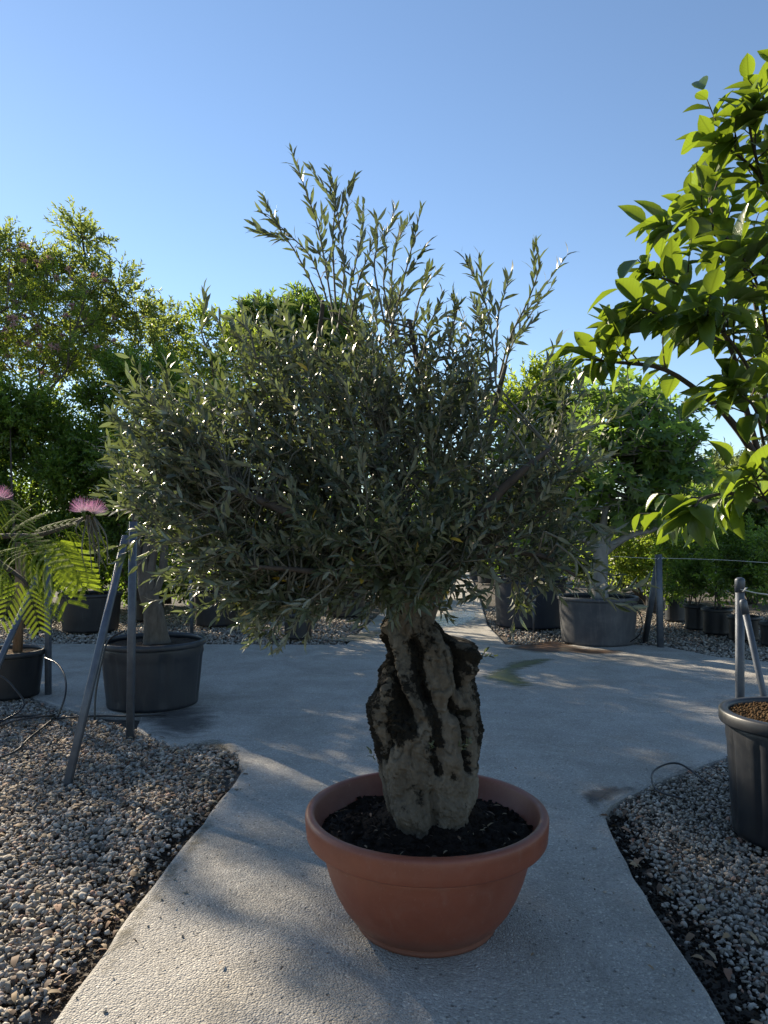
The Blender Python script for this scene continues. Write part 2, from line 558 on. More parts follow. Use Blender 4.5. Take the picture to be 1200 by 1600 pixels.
M = dict(
    concrete=concrete_mat(), dirt=dirt_mat(), stone=stone_mat(), soil=soil_mat(), litter=litter_mat(), trunk=trunk_mat(),
    terracotta=terracotta_mat(), metal=metal_mat(),
    black=plastic('black_plastic', (0.008, 0.009, 0.012), (0.032, 0.032, 0.033), 0.5, 5, 0.4),
    grey_black=plastic('dusty_black_plastic', (0.011, 0.015, 0.022), (0.045, 0.047, 0.05), 0.5, 4, 0.55),
    pale_grey=plastic('weathered_grey_plastic', (0.03, 0.035, 0.045), (0.11, 0.11, 0.11), 0.55, 4, 0.6),
    near_black=plastic('scuffed_black_plastic', (0.010, 0.012, 0.016), (0.045, 0.046, 0.048), 0.42, 5, 0.4),
    blue_black=plastic('blue_black_plastic', (0.009, 0.015, 0.03), (0.032, 0.037, 0.048), 0.5, 4, 0.4),
    tan_soil=soil_mat('fertilised_soil', (0.05, 0.028, 0.013), (0.26, 0.16, 0.075)),
    brown_soil=soil_mat('brown_soil', (0.02, 0.014, 0.01), (0.1, 0.07, 0.045)),
    bark=barkmat('grey_brown_bark', (0.05, 0.04, 0.03), (0.13, 0.11, 0.085)),
    dark_bark=barkmat('dark_bark', (0.03, 0.024, 0.02), (0.085, 0.068, 0.055)),
    pale_bark=barkmat('smooth_grey_bark', (0.15, 0.145, 0.135), (0.26, 0.25, 0.235), 12, 0.25),
    twig=barkmat('olive_twig', (0.07, 0.066, 0.048), (0.15, 0.143, 0.11), 30, 0.3),
    wood=barkmat('brown_wood_stake', (0.12, 0.07, 0.035), (0.24, 0.15, 0.085), 30, 0.3),
    hose=plastic('black_hose', (0.01, 0.01, 0.011), (0.05, 0.05, 0.05), 0.35, 8, 0.3),
    olive=leafmat('olive_leaf', (0.030, 0.042, 0.020), (0.095, 0.108, 0.058), (0.2, 0.26, 0.06), 0.24, 0.36, (0.24, 0.25, 0.195), 0.6, (0.5, 0.30, 0.03)),
    persimmon=leafmat('persimmon_leaf', (0.028, 0.06, 0.012), (0.07, 0.12, 0.024), (0.27, 0.38, 0.022), 0.38, 0.3, (0.12, 0.16, 0.07), 0.55, None, True),
    fig=leafmat('fig_leaf', (0.04, 0.08, 0.022), (0.08, 0.13, 0.035), (0.36, 0.56, 0.08), 0.42, 0.5, (0.09, 0.12, 0.06)),
    laurel=leafmat('glossy_leaf', (0.045, 0.085, 0.022), (0.12, 0.18, 0.036), (0.4, 0.6, 0.06), 0.42, 0.3, None, 0.55, (0.25, 0.16, 0.04)),
    citrus=leafmat('dark_hedge_leaf', (0.03, 0.058, 0.02), (0.085, 0.13, 0.032), (0.36, 0.55, 0.07), 0.42, 0.4),
    lime=leafmat('yellow_green_leaf', (0.055, 0.095, 0.018), (0.12, 0.17, 0.03), (0.5, 0.65, 0.07), 0.45, 0.45),
    airy=leafmat('airy_tree_leaf', (0.055, 0.075, 0.022), (0.12, 0.14, 0.042), (0.42, 0.52, 0.09), 0.45, 0.5, None, 0.4, (0.3, 0.2, 0.06)),
    silk=leafmat('silk_tree_leaf', (0.05, 0.085, 0.015), (0.11, 0.16, 0.025), (0.5, 0.62, 0.06), 0.45, 0.5),
    frond=leafmat('silk_tree_frond', (0.05, 0.095, 0.018), (0.11, 0.16, 0.025), (0.32, 0.43, 0.03), 0.42, 0.75, None, 0.2),
    green_tree=leafmat('mid_green_leaf', (0.045, 0.08, 0.024), (0.09, 0.14, 0.036), (0.38, 0.56, 0.08), 0.42, 0.45),
    bamboo=leafmat('pale_narrow_leaf', (0.08, 0.11, 0.05), (0.16, 0.19, 0.09), (0.42, 0.52, 0.16), 0.42, 0.5),
    blossom=leafmat('pink_blossom', (0.5, 0.28, 0.3), (0.62, 0.42, 0.4), (0.5, 0.3, 0.28), 0.4, 0.6),
    rust=plastic('rust_stain_paint', (0.1, 0.08, 0.06), (0.2, 0.17, 0.13)),
    white=plastic('white_tag', (0.6, 0.6, 0.58), (0.4, 0.39, 0.36)),
)

# pink powder-puff flower: white base to pink tips along each filament
_m, _nt, _b = newmat('pink_filament')
_at = nd(_nt, 'ShaderNodeAttribute', attribute_name='tint').outputs['Fac']
_nt.links.new(ramp(_nt, _at, [(0, (0.85, 0.8, 0.72)), (0.45, (0.85, 0.6, 0.7)), (1, (0.82, 0.36, 0.56))]), _b.inputs['Base Color'])
_b.inputs['Roughness'].default_value = 0.6
M['filament'] = _m

# ------------------------------------------------------------------ ground, slabs
s_ = 300.0
gy = np.array([(-s_, -60, -0.06), (s_, -60, -0.06), (s_, 540, -0.06), (-s_, 540, -0.06)])
tag(link('ground', mesh_np('ground', gy, [np.array([(0, 1, 2, 3)])], M['dirt'])), kind='structure')


def slab(name, outline, mat, z0=-0.14, z1=0.0, wob=0.008, step=0.12):
    """a cast slab with an uneven, rounded edge"""
    pts = []
    n = len(outline)
    for i in range(n):
        a, b_ = np.array(outline[i]), np.array(outline[(i + 1) % n])
        k = max(1, int(min(np.linalg.norm(b_ - a), 14) / step))
        for j in range(k):
            p = a + (b_ - a) * j / k
            q = Vector((p[0] * 3.1, p[1] * 3.1, 0.3))
            pts.append((p[0] + wob * 2 * mnoise.noise(q * 1.7), p[1] + wob * 2 * mnoise.noise(q * 1.7 + Vector((9, 3, 1)))))
    pts = np.array(pts)
    n = len(pts)
    d = np.roll(pts, -1, 0) - np.roll(pts, 1, 0)
    area = 0.5 * np.sum(pts[:, 0] * np.roll(pts[:, 1], -1) - np.roll(pts[:, 0], -1) * pts[:, 1])
    nr = nrm(np.stack((d[:, 1], -d[:, 0]), 1)) * (1 if area > 0 else -1)
    rings = [(pts + nr * 0.012, z0), (pts + nr * 0.012, z1 - 0.03), (pts + nr * 0.006, z1 - 0.008), (pts - nr * 0.012, z1)]
    V = np.concatenate([np.column_stack((p, np.full(n, z))) for p, z in rings])
    F = []
    for r in range(3):
        a = r * n + np.arange(n)
        b_ = r * n + (np.arange(n) + 1) % n
        F.append(np.stack((a, b_, b_ + n, a + n), 1))
    me = bpy.data.meshes.new(name)
    faces = [tuple(int(x) for x in f) for f in np.concatenate(F)] + [tuple(int(x) for x in (3 * n + np.arange(n)))]
    me.from_pydata([tuple(v) for v in V], [], faces)
    import bmesh
    bm = bmesh.new()
    bm.from_mesh(me)
    bmesh.ops.recalc_face_normals(bm, faces=bm.faces)
    bmesh.ops.triangulate(bm, faces=[f for f in bm.faces if len(f.verts) > 4])
    bm.to_mesh(me)
    bm.free()
    me.materials.append(mat)
    return tag(link(name, me), kind='structure')


def GP(*uv):
    return [G(u, v) for u, v in uv]


YJ = 6.05   # joint across the path
left_edge = [(-1.02, -6), (-1.02, 1.2)] + GP((90, 1590), (225, 1402), (330, 1270), (368, 1222), (384, 1200), (372, 1178), (345, 1161), (300, 1160), (272, 1166), (215, 1140))
xl = left_edge[-1]
near_poly = left_edge + [(xl[0] - 0.12, YJ), (2.6, YJ + 0.05), (5.2, 5.7), (5.4, 4.9)] + GP((1210, 1146), (1130, 1182), (1040, 1215), (975, 1243), (950, 1258), (941, 1270), (948, 1290), (1000, 1392), (1075, 1505), (1130, 1598)) + [(1.03, 1.2), (1.03, -6)]
slab('concrete_path', near_poly[::-1], M['concrete'])
junction = [(xl[0] - 0.12, YJ + 0.012), (-2.55, 6.15), (-3.4, 6.85), (-14, 7.2), (-14, 9.9), (-6, 9.86), (-0.5, 9.72), (1.62, 9.75), (1.75, 9.7), (3.2, 9.75)] + GP((1035, 1009), (1120, 1026), (1200, 1034)) + [(9, 7.2), (14, 6.6), (14, 4.6), (5.2, 5.712), (2.6, YJ + 0.062)]
slab('concrete_junction', junction[::-1], M['concrete'])
far = [(-0.5, 9.735), (-0.28, 11.7), (0.05, 14.5), (0.9, 24), (2.2, 40), (4.4, 40), (2.75, 23), (1.98, 15), (1.66, 11.9), (1.61, 9.765)]
slab('concrete_lane', far[::-1], M['concrete'])


def inpoly(pts, poly):
    x, y = pts[:, 0], pts[:, 1]
    ins = np.zeros(len(pts), bool)
    n = len(poly)
    for i in range(n):
        x0, y0 = poly[i]
        x1, y1 = poly[(i + 1) % n]
        if y0 == y1:
            continue
        c = ((y0 > y) != (y1 > y)) & (x < (x1 - x0) * (y - y0) / (y1 - y0) + x0)
        ins ^= c
    return ins


def edge_dist(pts, line):
    d = np.full(len(pts), 1e9)
    for i in range(len(line) - 1):
        a, b_ = np.array(line[i]), np.array(line[i + 1])
        ab = b_ - a
        t = np.clip(((pts - a) @ ab) / (ab @ ab), 0, 1)
        d = np.minimum(d, np.linalg.norm(pts - (a + t[:, None] * ab), axis=1))
    return d


# stain sheets: wet and algae patches, thin films lying on the slab that thin out to nothing at the rim
def film_mat(name, col, rough, spec=0.5, strength=1.0, streak=(6, 6)):
    m = wet_mat(name, col, rough, spec)
    nt = m.node_tree
    b = nt.nodes['Principled BSDF']
    at = nd(nt, 'ShaderNodeAttribute', attribute_name='tint').outputs['Fac']
    mp = nd(nt, 'ShaderNodeMapping')
    mp.inputs['Scale'].default_value = (streak[0], streak[1], 1)
    nt.links.new(geopos(nt), mp.inputs['Vector'])
    n1 = noise_tex(nt, 1.0, 6, 0.7, mp.outputs[0], 0.6)
    f = math_n(nt, 'ADD', at, math_n(nt, 'MULTIPLY', math_n(nt, 'SUBTRACT', n1, 0.5), 2.2))
    f = math_n(nt, 'MULTIPLY', ramp(nt, f, [(0.15, (0, 0, 0)), (0.95, (1, 1, 1))]), strength)
    tr = nd(nt, 'ShaderNodeBsdfTransparent')
    mx = nd(nt, 'ShaderNodeMixShader')
    nt.links.new(f, mx.inputs[0])
    nt.links.new(tr.outputs[0], mx.inputs[1])
    nt.links.new(b.outputs[0], mx.inputs[2])
    nt.links.new(mx.outputs[0], nt.nodes['Material Output'].inputs['Surface'])
    return m


def patch(name, outline, mat, z, cell=0.04, soft=0.18):
    pts = curve(list(outline) + [outline[0]], len(outline) * 8)[:-1]
    lo, hi = pts.min(0) - cell, pts.max(0) + cell
    nx_, ny_ = int((hi[0] - lo[0]) / cell) + 2, int((hi[1] - lo[1]) / cell) + 2
    gx_, gy2 = np.meshgrid(lo[0] + cell * np.arange(nx_), lo[1] + cell * np.arange(ny_))
    g = np.stack((gx_.ravel(), gy2.ravel()), 1)
    ins = inpoly(g, [tuple(p) for p in pts])
    d = edge_dist(g, np.concatenate((pts, pts[:1])))
    val = np.where(ins, np.clip(d / soft, 0, 1), 0)
    i, j = np.meshgrid(np.arange(nx_ - 1), np.arange(ny_ - 1))
    a = (j * nx_ + i).ravel()
    F = np.stack((a, a + 1, a + nx_ + 1, a + nx_), 1)
    F = F[val[F].max(1) > 0]
    used, inv = np.unique(F, return_inverse=True)
    me = mesh_np(name, np.column_stack((g[used], np.full(len(used), z))), [inv.reshape(F.shape)], mat, False, val[used])
    return tag(link(name, me), kind='structure')


patch('puddle', GP((650, 968), (700, 955), (752, 954), (762, 966), (738, 977), (700, 983), (662, 986)), film_mat('shallow_water', (0.10, 0.105, 0.11), 0.26, 1.0), 0.004, 0.05, 0.3)
patch('algae_puddle', GP((742, 1058), (775, 1043), (800, 1033), (850, 1028), (872, 1031), (845, 1040), (815, 1049), (826, 1060), (842, 1070), (815, 1075), (778, 1068)), film_mat('green_water', (0.10, 0.108, 0.03), 0.42, 0.3, 0.85, (5, 12)), 0.004, 0.03, 0.16)
patch('wet_stain', GP((780, 1012), (850, 1000), (885, 1003), (915, 1012), (960, 1015), (990, 1017), (945, 1024), (890, 1021), (835, 1020)), film_mat('brown_wet_concrete', (0.12, 0.07, 0.04), 0.35, 0.35, 0.9, (2, 7)), 0.004, 0.04, 0.2)
patch('wet_stain', GP((892, 1244), (915, 1232), (950, 1227), (1000, 1224), (1060, 1203), (1130, 1178), (1128, 1186), (1050, 1214), (985, 1240), (955, 1254), (937, 1270), (920, 1268)), film_mat('damp_concrete', (0.10, 0.092, 0.085), 0.7, 0.2, 0.9), 0.004, 0.02, 0.1)
patch('wet_stain', GP((500, 999), (560, 988), (600, 984), (604, 992), (575, 1002), (530, 1004)), film_mat('damp_concrete_far', (0.1, 0.095, 0.085), 0.45, 0.4, 0.9), 0.004, 0.05, 0.2)
patch('dirt_stain', GP((150, 1500), (190, 1440), (240, 1380), (300, 1300), (330, 1268), (345, 1275), (310, 1330), (255, 1405), (200, 1480), (165, 1530)), film_mat('earthy_concrete', (0.13, 0.11, 0.065), 0.9, 0.15, 0.75, (9, 9)), 0.004, 0.02, 0.1)
patch('dirt_stain', GP((290, 1166), (330, 1152), (365, 1160), (392, 1195), (380, 1215), (350, 1180)), film_mat('dusty_concrete', (0.16, 0.14, 0.10), 0.9, 0.15, 0.6, (7, 7)), 0.004, 0.03, 0.15)
patch('dirt_stain', GP((190, 1120), (260, 1100), (330, 1100), (350, 1135), (300, 1158), (230, 1150)), film_mat('dark_damp_concrete', (0.085, 0.08, 0.075), 0.85, 0.15, 0.7, (3, 5)), 0.004, 0.04, 0.3)

# ------------------------------------------------------------------ gravel
ICO_V = None


def ico():
    import bmesh
    bm = bmesh.new()
    bmesh.ops.create_icosphere(bm, subdivisions=1, radius=1)
    V = np.array([v.co[:] for v in bm.verts])
    F = np.array([[v.index for v in f.verts] for f in bm.faces])
    bm.free()
    return V, F


OCT_V = np.array([(1, 0, 0), (-1, 0, 0), (0, 1, 0), (0, -1, 0), (0, 0, 1), (0, 0, -1.0)])
OCT_F = np.array([(0, 2, 4), (2, 1, 4), (1, 3, 4), (3, 0, 4), (2, 0, 5), (1, 2, 5), (3, 1, 5), (0, 3, 5)])


def rotmats(n, tilt=0.5):
    yaw = rng.uniform(0, 2 * np.pi, n)
    ax = rng.normal(0, tilt, n)
    ay = rng.normal(0, tilt, n)
    c, s = np.cos, np.sin
    Z = np.zeros((n, 3, 3))
    Z[:, 0, 0], Z[:, 0, 1], Z[:, 1, 0], Z[:, 1, 1], Z[:, 2, 2] = c(yaw), -s(yaw), s(yaw), c(yaw), 1
    X = np.zeros((n, 3, 3))
    X[:, 0, 0], X[:, 1, 1], X[:, 1, 2], X[:, 2, 1], X[:, 2, 2] = 1, c(ax), -s(ax), s(ax), c(ax)
    Y = np.zeros((n, 3, 3))
    Y[:, 1, 1], Y[:, 0, 0], Y[:, 0, 2], Y[:, 2, 0], Y[:, 2, 2] = 1, c(ay), s(ay), -s(ay), c(ay)
    return X @ Y @ Z


def stones(name, pts, zs, size, tpl=None, squash=(0.42, 0.75), label=None, tint=None, mat='stone'):
    V0, F0 = tpl
    n, k = len(pts), len(V0)
    sc_ = np.stack((size * rng.uniform(0.42, 0.62, n), size * rng.uniform(0.3, 0.5, n), size * rng.uniform(*squash, n) * 0.45), 1)
    jit = 1 + rng.uniform(-0.36, 0.36, (n, k, 1))
    loc = V0[None] * jit * sc_[:, None, :]
    loc = np.einsum('nij,nkj->nki', rotmats(n), loc)
    V = loc + np.column_stack((pts, zs))[:, None, :]
    F = (F0[None] + (np.arange(n) * k)[:, None, None]).reshape(-1, F0.shape[1])
    t = np.repeat(rng.random(n) if tint is None else tint, k)
    o = link(name, mesh_np(name, V.reshape(-1, 3), [F], M[mat], False, t))
    return tag(o, label, kind='stuff')


def scatter(poly, dens):
    p = np.array(poly)
    lo, hi = p.min(0), p.max(0)
    n = int(np.prod(hi - lo) * dens)
    q = lo + rng.random((n, 2)) * (hi - lo)
    return q[inpoly(q, poly)]


ICO = ico()
ICO = (ICO[0], ICO[1])
if len(ICO[0]) != 12:
    pass

lb = [(-1.05, 1.9)] + GP((90, 1590), (225, 1402), (330, 1270), (368, 1222), (384, 1200), (372, 1178), (345, 1161), (300, 1160), (272, 1166), (215, 1140)) + [(-2.5, 6.05), (-3.4, 6.8), (-5.2, 6.9), (-4.2, 5), (-3.2, 3), (-2.8, 1.9)]
rb = GP((1210, 1150), (1130, 1186), (1040, 1219), (975, 1247), (950, 1262), (946, 1272), (953, 1292), (1005, 1392), (1080, 1505), (1140, 1598)) + [(1.1, 1.9), (1.7, 1.9), (2.2, 3.0), (3.2, 5.2)]
l_line = [(-1.02, 1.2)] + GP((90, 1590), (225, 1402), (330, 1270), (368, 1222), (384, 1200))
r_line = GP((946, 1272), (1000, 1392), (1075, 1505), (1130, 1598)) + [(1.03, 1.2)]


def bed(name, poly, line, dens, smin, smax, label, bare):
    q = scatter(poly, dens)
    d = edge_dist(q, line)
    nz = np.array([mnoise.noise(Vector((a * 2.3, b_ * 2.3, 1.7))) for a, b_ in q])
    keep = rng.random(len(q)) < np.clip((d - bare * (0.5 + nz)) / 0.14 + 0.12, 0.05, 1)
    q, d = q[keep], d[keep]
    size = smin + (smax - smin) * rng.random(len(q)) ** 2.2
    hill = np.array([mnoise.noise(Vector((a * 1.6, b_ * 1.6, 5.0))) for a, b_ in q])
    z = -0.05 + rng.random(len(q)) * 0.03 + hill * 0.012 + np.clip(d, 0, .4) * 0.04
    stones(name, q, z, size, ICO, label=label)


bed('gravel_bed', lb, l_line, 3400, 0.016, 0.042, 'grey crushed gravel bed left of the concrete path', 0.10)
bed('gravel_bed', rb, r_line, 4200, 0.014, 0.032, 'grey fine gravel bed right of the concrete path', 0.13)
fq = scatter([(-9, 9.95), (-0.55, 9.8), (-0.2, 13.5), (-9, 13.5)], 520)
stones('far_gravel', fq, -0.05 + rng.random(len(fq)) * 0.03, rng.uniform(0.03, 0.06, len(fq)), (OCT_V, OCT_F), label='gravel under the far left pots')
fq = scatter([(1.72, 11.9)] + [(1.75, 9.95), (3.2, 9.9)] + GP((1035, 1007), (1120, 1024), (1200, 1032)) + [(7, 8), (8, 13.5), (1.98, 14.5)], 620)
stones('far_gravel', fq, -0.05 + rng.random(len(fq)) * 0.04, rng.uniform(0.03, 0.06, len(fq)), (OCT_V, OCT_F), label='gravel under the far right pots')
# bare soil strip beside the right-hand edge and the crumbs on it
sq = scatter([(1.04, 1.9), (1.06, 3.9), (1.32, 3.95), (1.36, 1.9)], 5200)
stones('soil_crumbs', sq, -0.048 + rng.random(len(sq)) * 0.012, rng.uniform(0.008, 0.022, len(sq)), (OCT_V, OCT_F), label='dark soil crumbs along the slab edge', mat='soil')
sq = scatter([(-1.38, 1.9), (-1.25, 3.2), (-1.0, 4.4), (-0.9, 4.4), (-1.0, 1.9)], 3000)
stones('soil_crumbs', sq, -0.046 + rng.random(len(sq)) * 0.012, rng.uniform(0.01, 0.024, len(sq)), (OCT_V, OCT_F), label='brown soil crumbs along the slab edge', mat='brown_soil')


sq = np.concatenate((scatter([(-1.0, 2.1), (-0.75, 2.1), (-0.6, 4.6), (-0.9, 4.6)], 40), scatter([(0.85, 2.1), (1.03, 2.1), (1.05, 3.9), (0.9, 3.9)], 40), scatter([(-0.9, 2.2), (1, 2.2), (1.1, 5), (-0.9, 5)], 3)))
stones('stray_stones', sq, np.full(len(sq), 0.004), 0.008 + 0.014 * rng.random(len(sq)) ** 2, ICO, label='small stray stones kicked onto the concrete path')

# ------------------------------------------------------------------ leaf machinery
def tpl_diamond(fold=0.18, w=0.5):
    V = np.array([(0, 0, 0), (w, -0.5, fold), (1, 0, -0.06), (w, 0.5, fold)])
    return V, [np.array([(0, 1, 2), (0, 2, 3)])]


def tpl_lance(fold=0.10, droop=-0.08):
    V = np.array([(0, 0, 0), (0.28, -0.42, fold), (0.28, 0.42, fold), (0.66, -0.4, fold + droop * .4), (0.66, 0.4, fold + droop * .4), (1, 0, droop)])
    return V, [np.array([(1, 3, 4, 2)]), np.array([(0, 1, 2), (3, 5, 4)])]


def tpl_leaf(stations, fold, droop, wave=0.0):
    """stations: (x, halfwidth); a leaf folded along its midrib"""
    V = [(0, 0, 0)]
    for i, (x, w) in enumerate(stations):
        z = droop * x * x
        V += [(x, -w, z + fold * w * 2 + wave * math.sin(i * 1.9)), (x, 0, z), (x, w, z + fold * w * 2 - wave * math.sin(i * 2.3))]
    V.append((1, 0, droop))
    V = np.array(V)
    n = len(stations)
    T = [(0, 1, 2), (0, 2, 3)]
    Q = []
    for i in range(n - 1):
        a = 1 + 3 * i
        Q += [(a, a + 3, a + 4, a + 1), (a + 1, a + 4, a + 5, a + 2)]
    a = 1 + 3 * (n - 1)
    T += [(a, len(V) - 1, a + 1), (a + 1, len(V) - 1, a + 2)]
    return V, [np.array(Q), np.array(T)]


def tpl_fig():
    pts = []
    lob = [(-2.2, 0.55), (-1.05, 0.85), (0, 1.0), (1.05, 0.85), (2.2, 0.55)]
    for i, (a, r) in enumerate(lob):
        for da, k in ((-0.3, 0.62), (-0.13, 0.93), (0, 1.0), (0.13, 0.93), (0.3, 0.62)):
            pts.append((a + da, r * k))
        if i < 4:
            pts.append((a + 0.54, 0.4))
    pts.append((math.pi, 0.12))
    V = [(0.42, 0, 0)]
    for a, r in pts:
        x, y = 0.38 + 0.62 * r * math.cos(a), 0.62 * r * math.sin(a)
        V.append((x, y, 0.12 * abs(y) - 0.16 * x * x))
    n = len(pts)
    return np.array(V), [np.array([(0, 1 + i, 1 + (i + 1) % n) for i in range(n)])]


def frames(D, Nh):
    D = nrm(D)
    N = nrm(Nh - D * np.sum(Nh * D, -1, keepdims=True))
    S = np.cross(N, D)
    return D, S, N


def leaves_mesh(name, tpl, pos, D, Nh, L, W, mat, tint=None, smooth=True, veins=False):
    V0, F0 = tpl
    D, S, N = frames(D, Nh)
    n, k = len(pos), len(V0)
    V = pos[:, None, :] + D[:, None, :] * (V0[None, :, 0:1] * L[:, None, None]) + S[:, None, :] * (V0[None, :, 1:2] * W[:, None, None]) + N[:, None, :] * (V0[None, :, 2:3] * L[:, None, None])
    FL = [(f[None] + (np.arange(n) * k)[:, None, None]).reshape(-1, f.shape[1]) for f in F0]
    t = rng.random(n) if tint is None else tint
    ex_ = {'lx': np.tile(V0[:, 0], n), 'ly': np.tile(V0[:, 1], n)} if veins else None
    return mesh_np(name, V.reshape(-1, 3), FL, mat, smooth, np.repeat(t, k), ex_)


def leaf_objects(parent, metas, pos, D, Nh, L, W, name='leaf'):
    """one object per leaf, sharing a few meshes"""
    D, S, N = frames(D, Nh)
    inv = Matrix.Translation(parent.location).inverted()
    for i in range(len(pos)):
        o = bpy.data.objects.new(name, metas[i % len(metas)])
        COL.objects.link(o)
        o.parent = parent
        m = Matrix(((D[i][0] * L[i], S[i][0] * W[i], N[i][0] * L[i], pos[i][0]),
                    (D[i][1] * L[i], S[i][1] * W[i], N[i][1] * L[i], pos[i][1]),
                    (D[i][2] * L[i], S[i][2] * W[i], N[i][2] * L[i], pos[i][2]), (0, 0, 0, 1)))
        o.matrix_local = inv @ m
    return


def shoot_leaves(paths, per, spread, up=0.5, opposite=True, t0=0.12, jitter=0.25):
    """paths: (n, k, 3) shoot polylines -> leaf frames; per = leaves per shoot"""
    n, k, _ = paths.shape
    ts = np.linspace(t0, 0.985, per)
    if opposite:
        ts = np.repeat(np.linspace(t0, 0.985, per // 2), 2)
        per = len(ts)
    f = ts * (k - 1)
    i0 = np.minimum(f.astype(int), k - 2)
    w = (f - i0)[None, :, None]
    pos = paths[:, i0] * (1 - w) + paths[:, i0 + 1] * w
    T = nrm(paths[:, i0 + 1] - paths[:, i0])
    ref = nrm(rng.normal(size=(n, 1, 3)))
    e1 = nrm(np.cross(T, ref))
    e2 = np.cross(T, e1)
    j = np.arange(per)
    if opposite:
        ph = (j % 2) * np.pi + (j // 2) * (np.pi / 2)
    else:
        ph = j * 2.4
    ph = ph[None, :] + rng.normal(0, 0.35, (n, per))
    al = spread * (1.0 - 0.45 * ts)[None, :] + rng.normal(0, 0.16, (n, per))
    rad = e1 * np.cos(ph)[..., None] + e2 * np.sin(ph)[..., None]
    D = T * np.cos(al)[..., None] + rad * np.sin(al)[..., None] + rng.normal(0, jitter * 0.4, (n, per, 3))
    Nh = T * 0.7 + np.array((0, 0, up)) - rad * 0.2 + rng.normal(0, jitter, (n, per, 3))
    return pos.reshape(-1, 3), D.reshape(-1, 3), Nh.reshape(-1, 3), np.tile(ts, n)


def make_paths(S, Dn, ln, k=5, bend=0.0, wig=0.05):
    t = np.linspace(0, 1, k)[None, :, None]
    base = S[:, None, :] + nrm(Dn)[:, None, :] * (ln[:, None, None] * t)
    side = rng.normal(0, wig, (len(S), 1, 3)) * ln[:, None, None]
    b_ = np.broadcast_to(np.asarray(bend, dtype=float), (len(S),))
    return base + side * t ** 2 + np.array((0, 0, 1.0)) * (b_ * ln)[:, None, None] * t ** 2


def ellipsoid_shoots(lobes, n_per_area, sub=9, tight=0.42):
    """clumpy shoot starting points over lobes [(centre, (rx, ry, rz))]"""
    S, Dn = [], []
    for c, r in lobes:
        c, r = np.asarray(c), np.asarray(r)
        n = max(6, int(n_per_area * (r[0] * r[1] + r[0] * r[2] + r[1] * r[2]) / 3))
        cl = nrm(rng.normal(size=(sub, 3))) * rng.uniform(0.5, 0.9, (sub, 1))
        which = rng.integers(0, sub, n)
        q = cl[which] + nrm(rng.normal(size=(n, 3))) * tight * rng.random((n, 1)) ** 0.5
        S.append(c + q * r)
        Dn.append(nrm(q * 0.75 + (q - cl[which]) * 1.0 + np.array((0, 0, 0.32)) + rng.normal(0, 0.28, (n, 3))))
    return np.concatenate(S), np.concatenate(Dn)


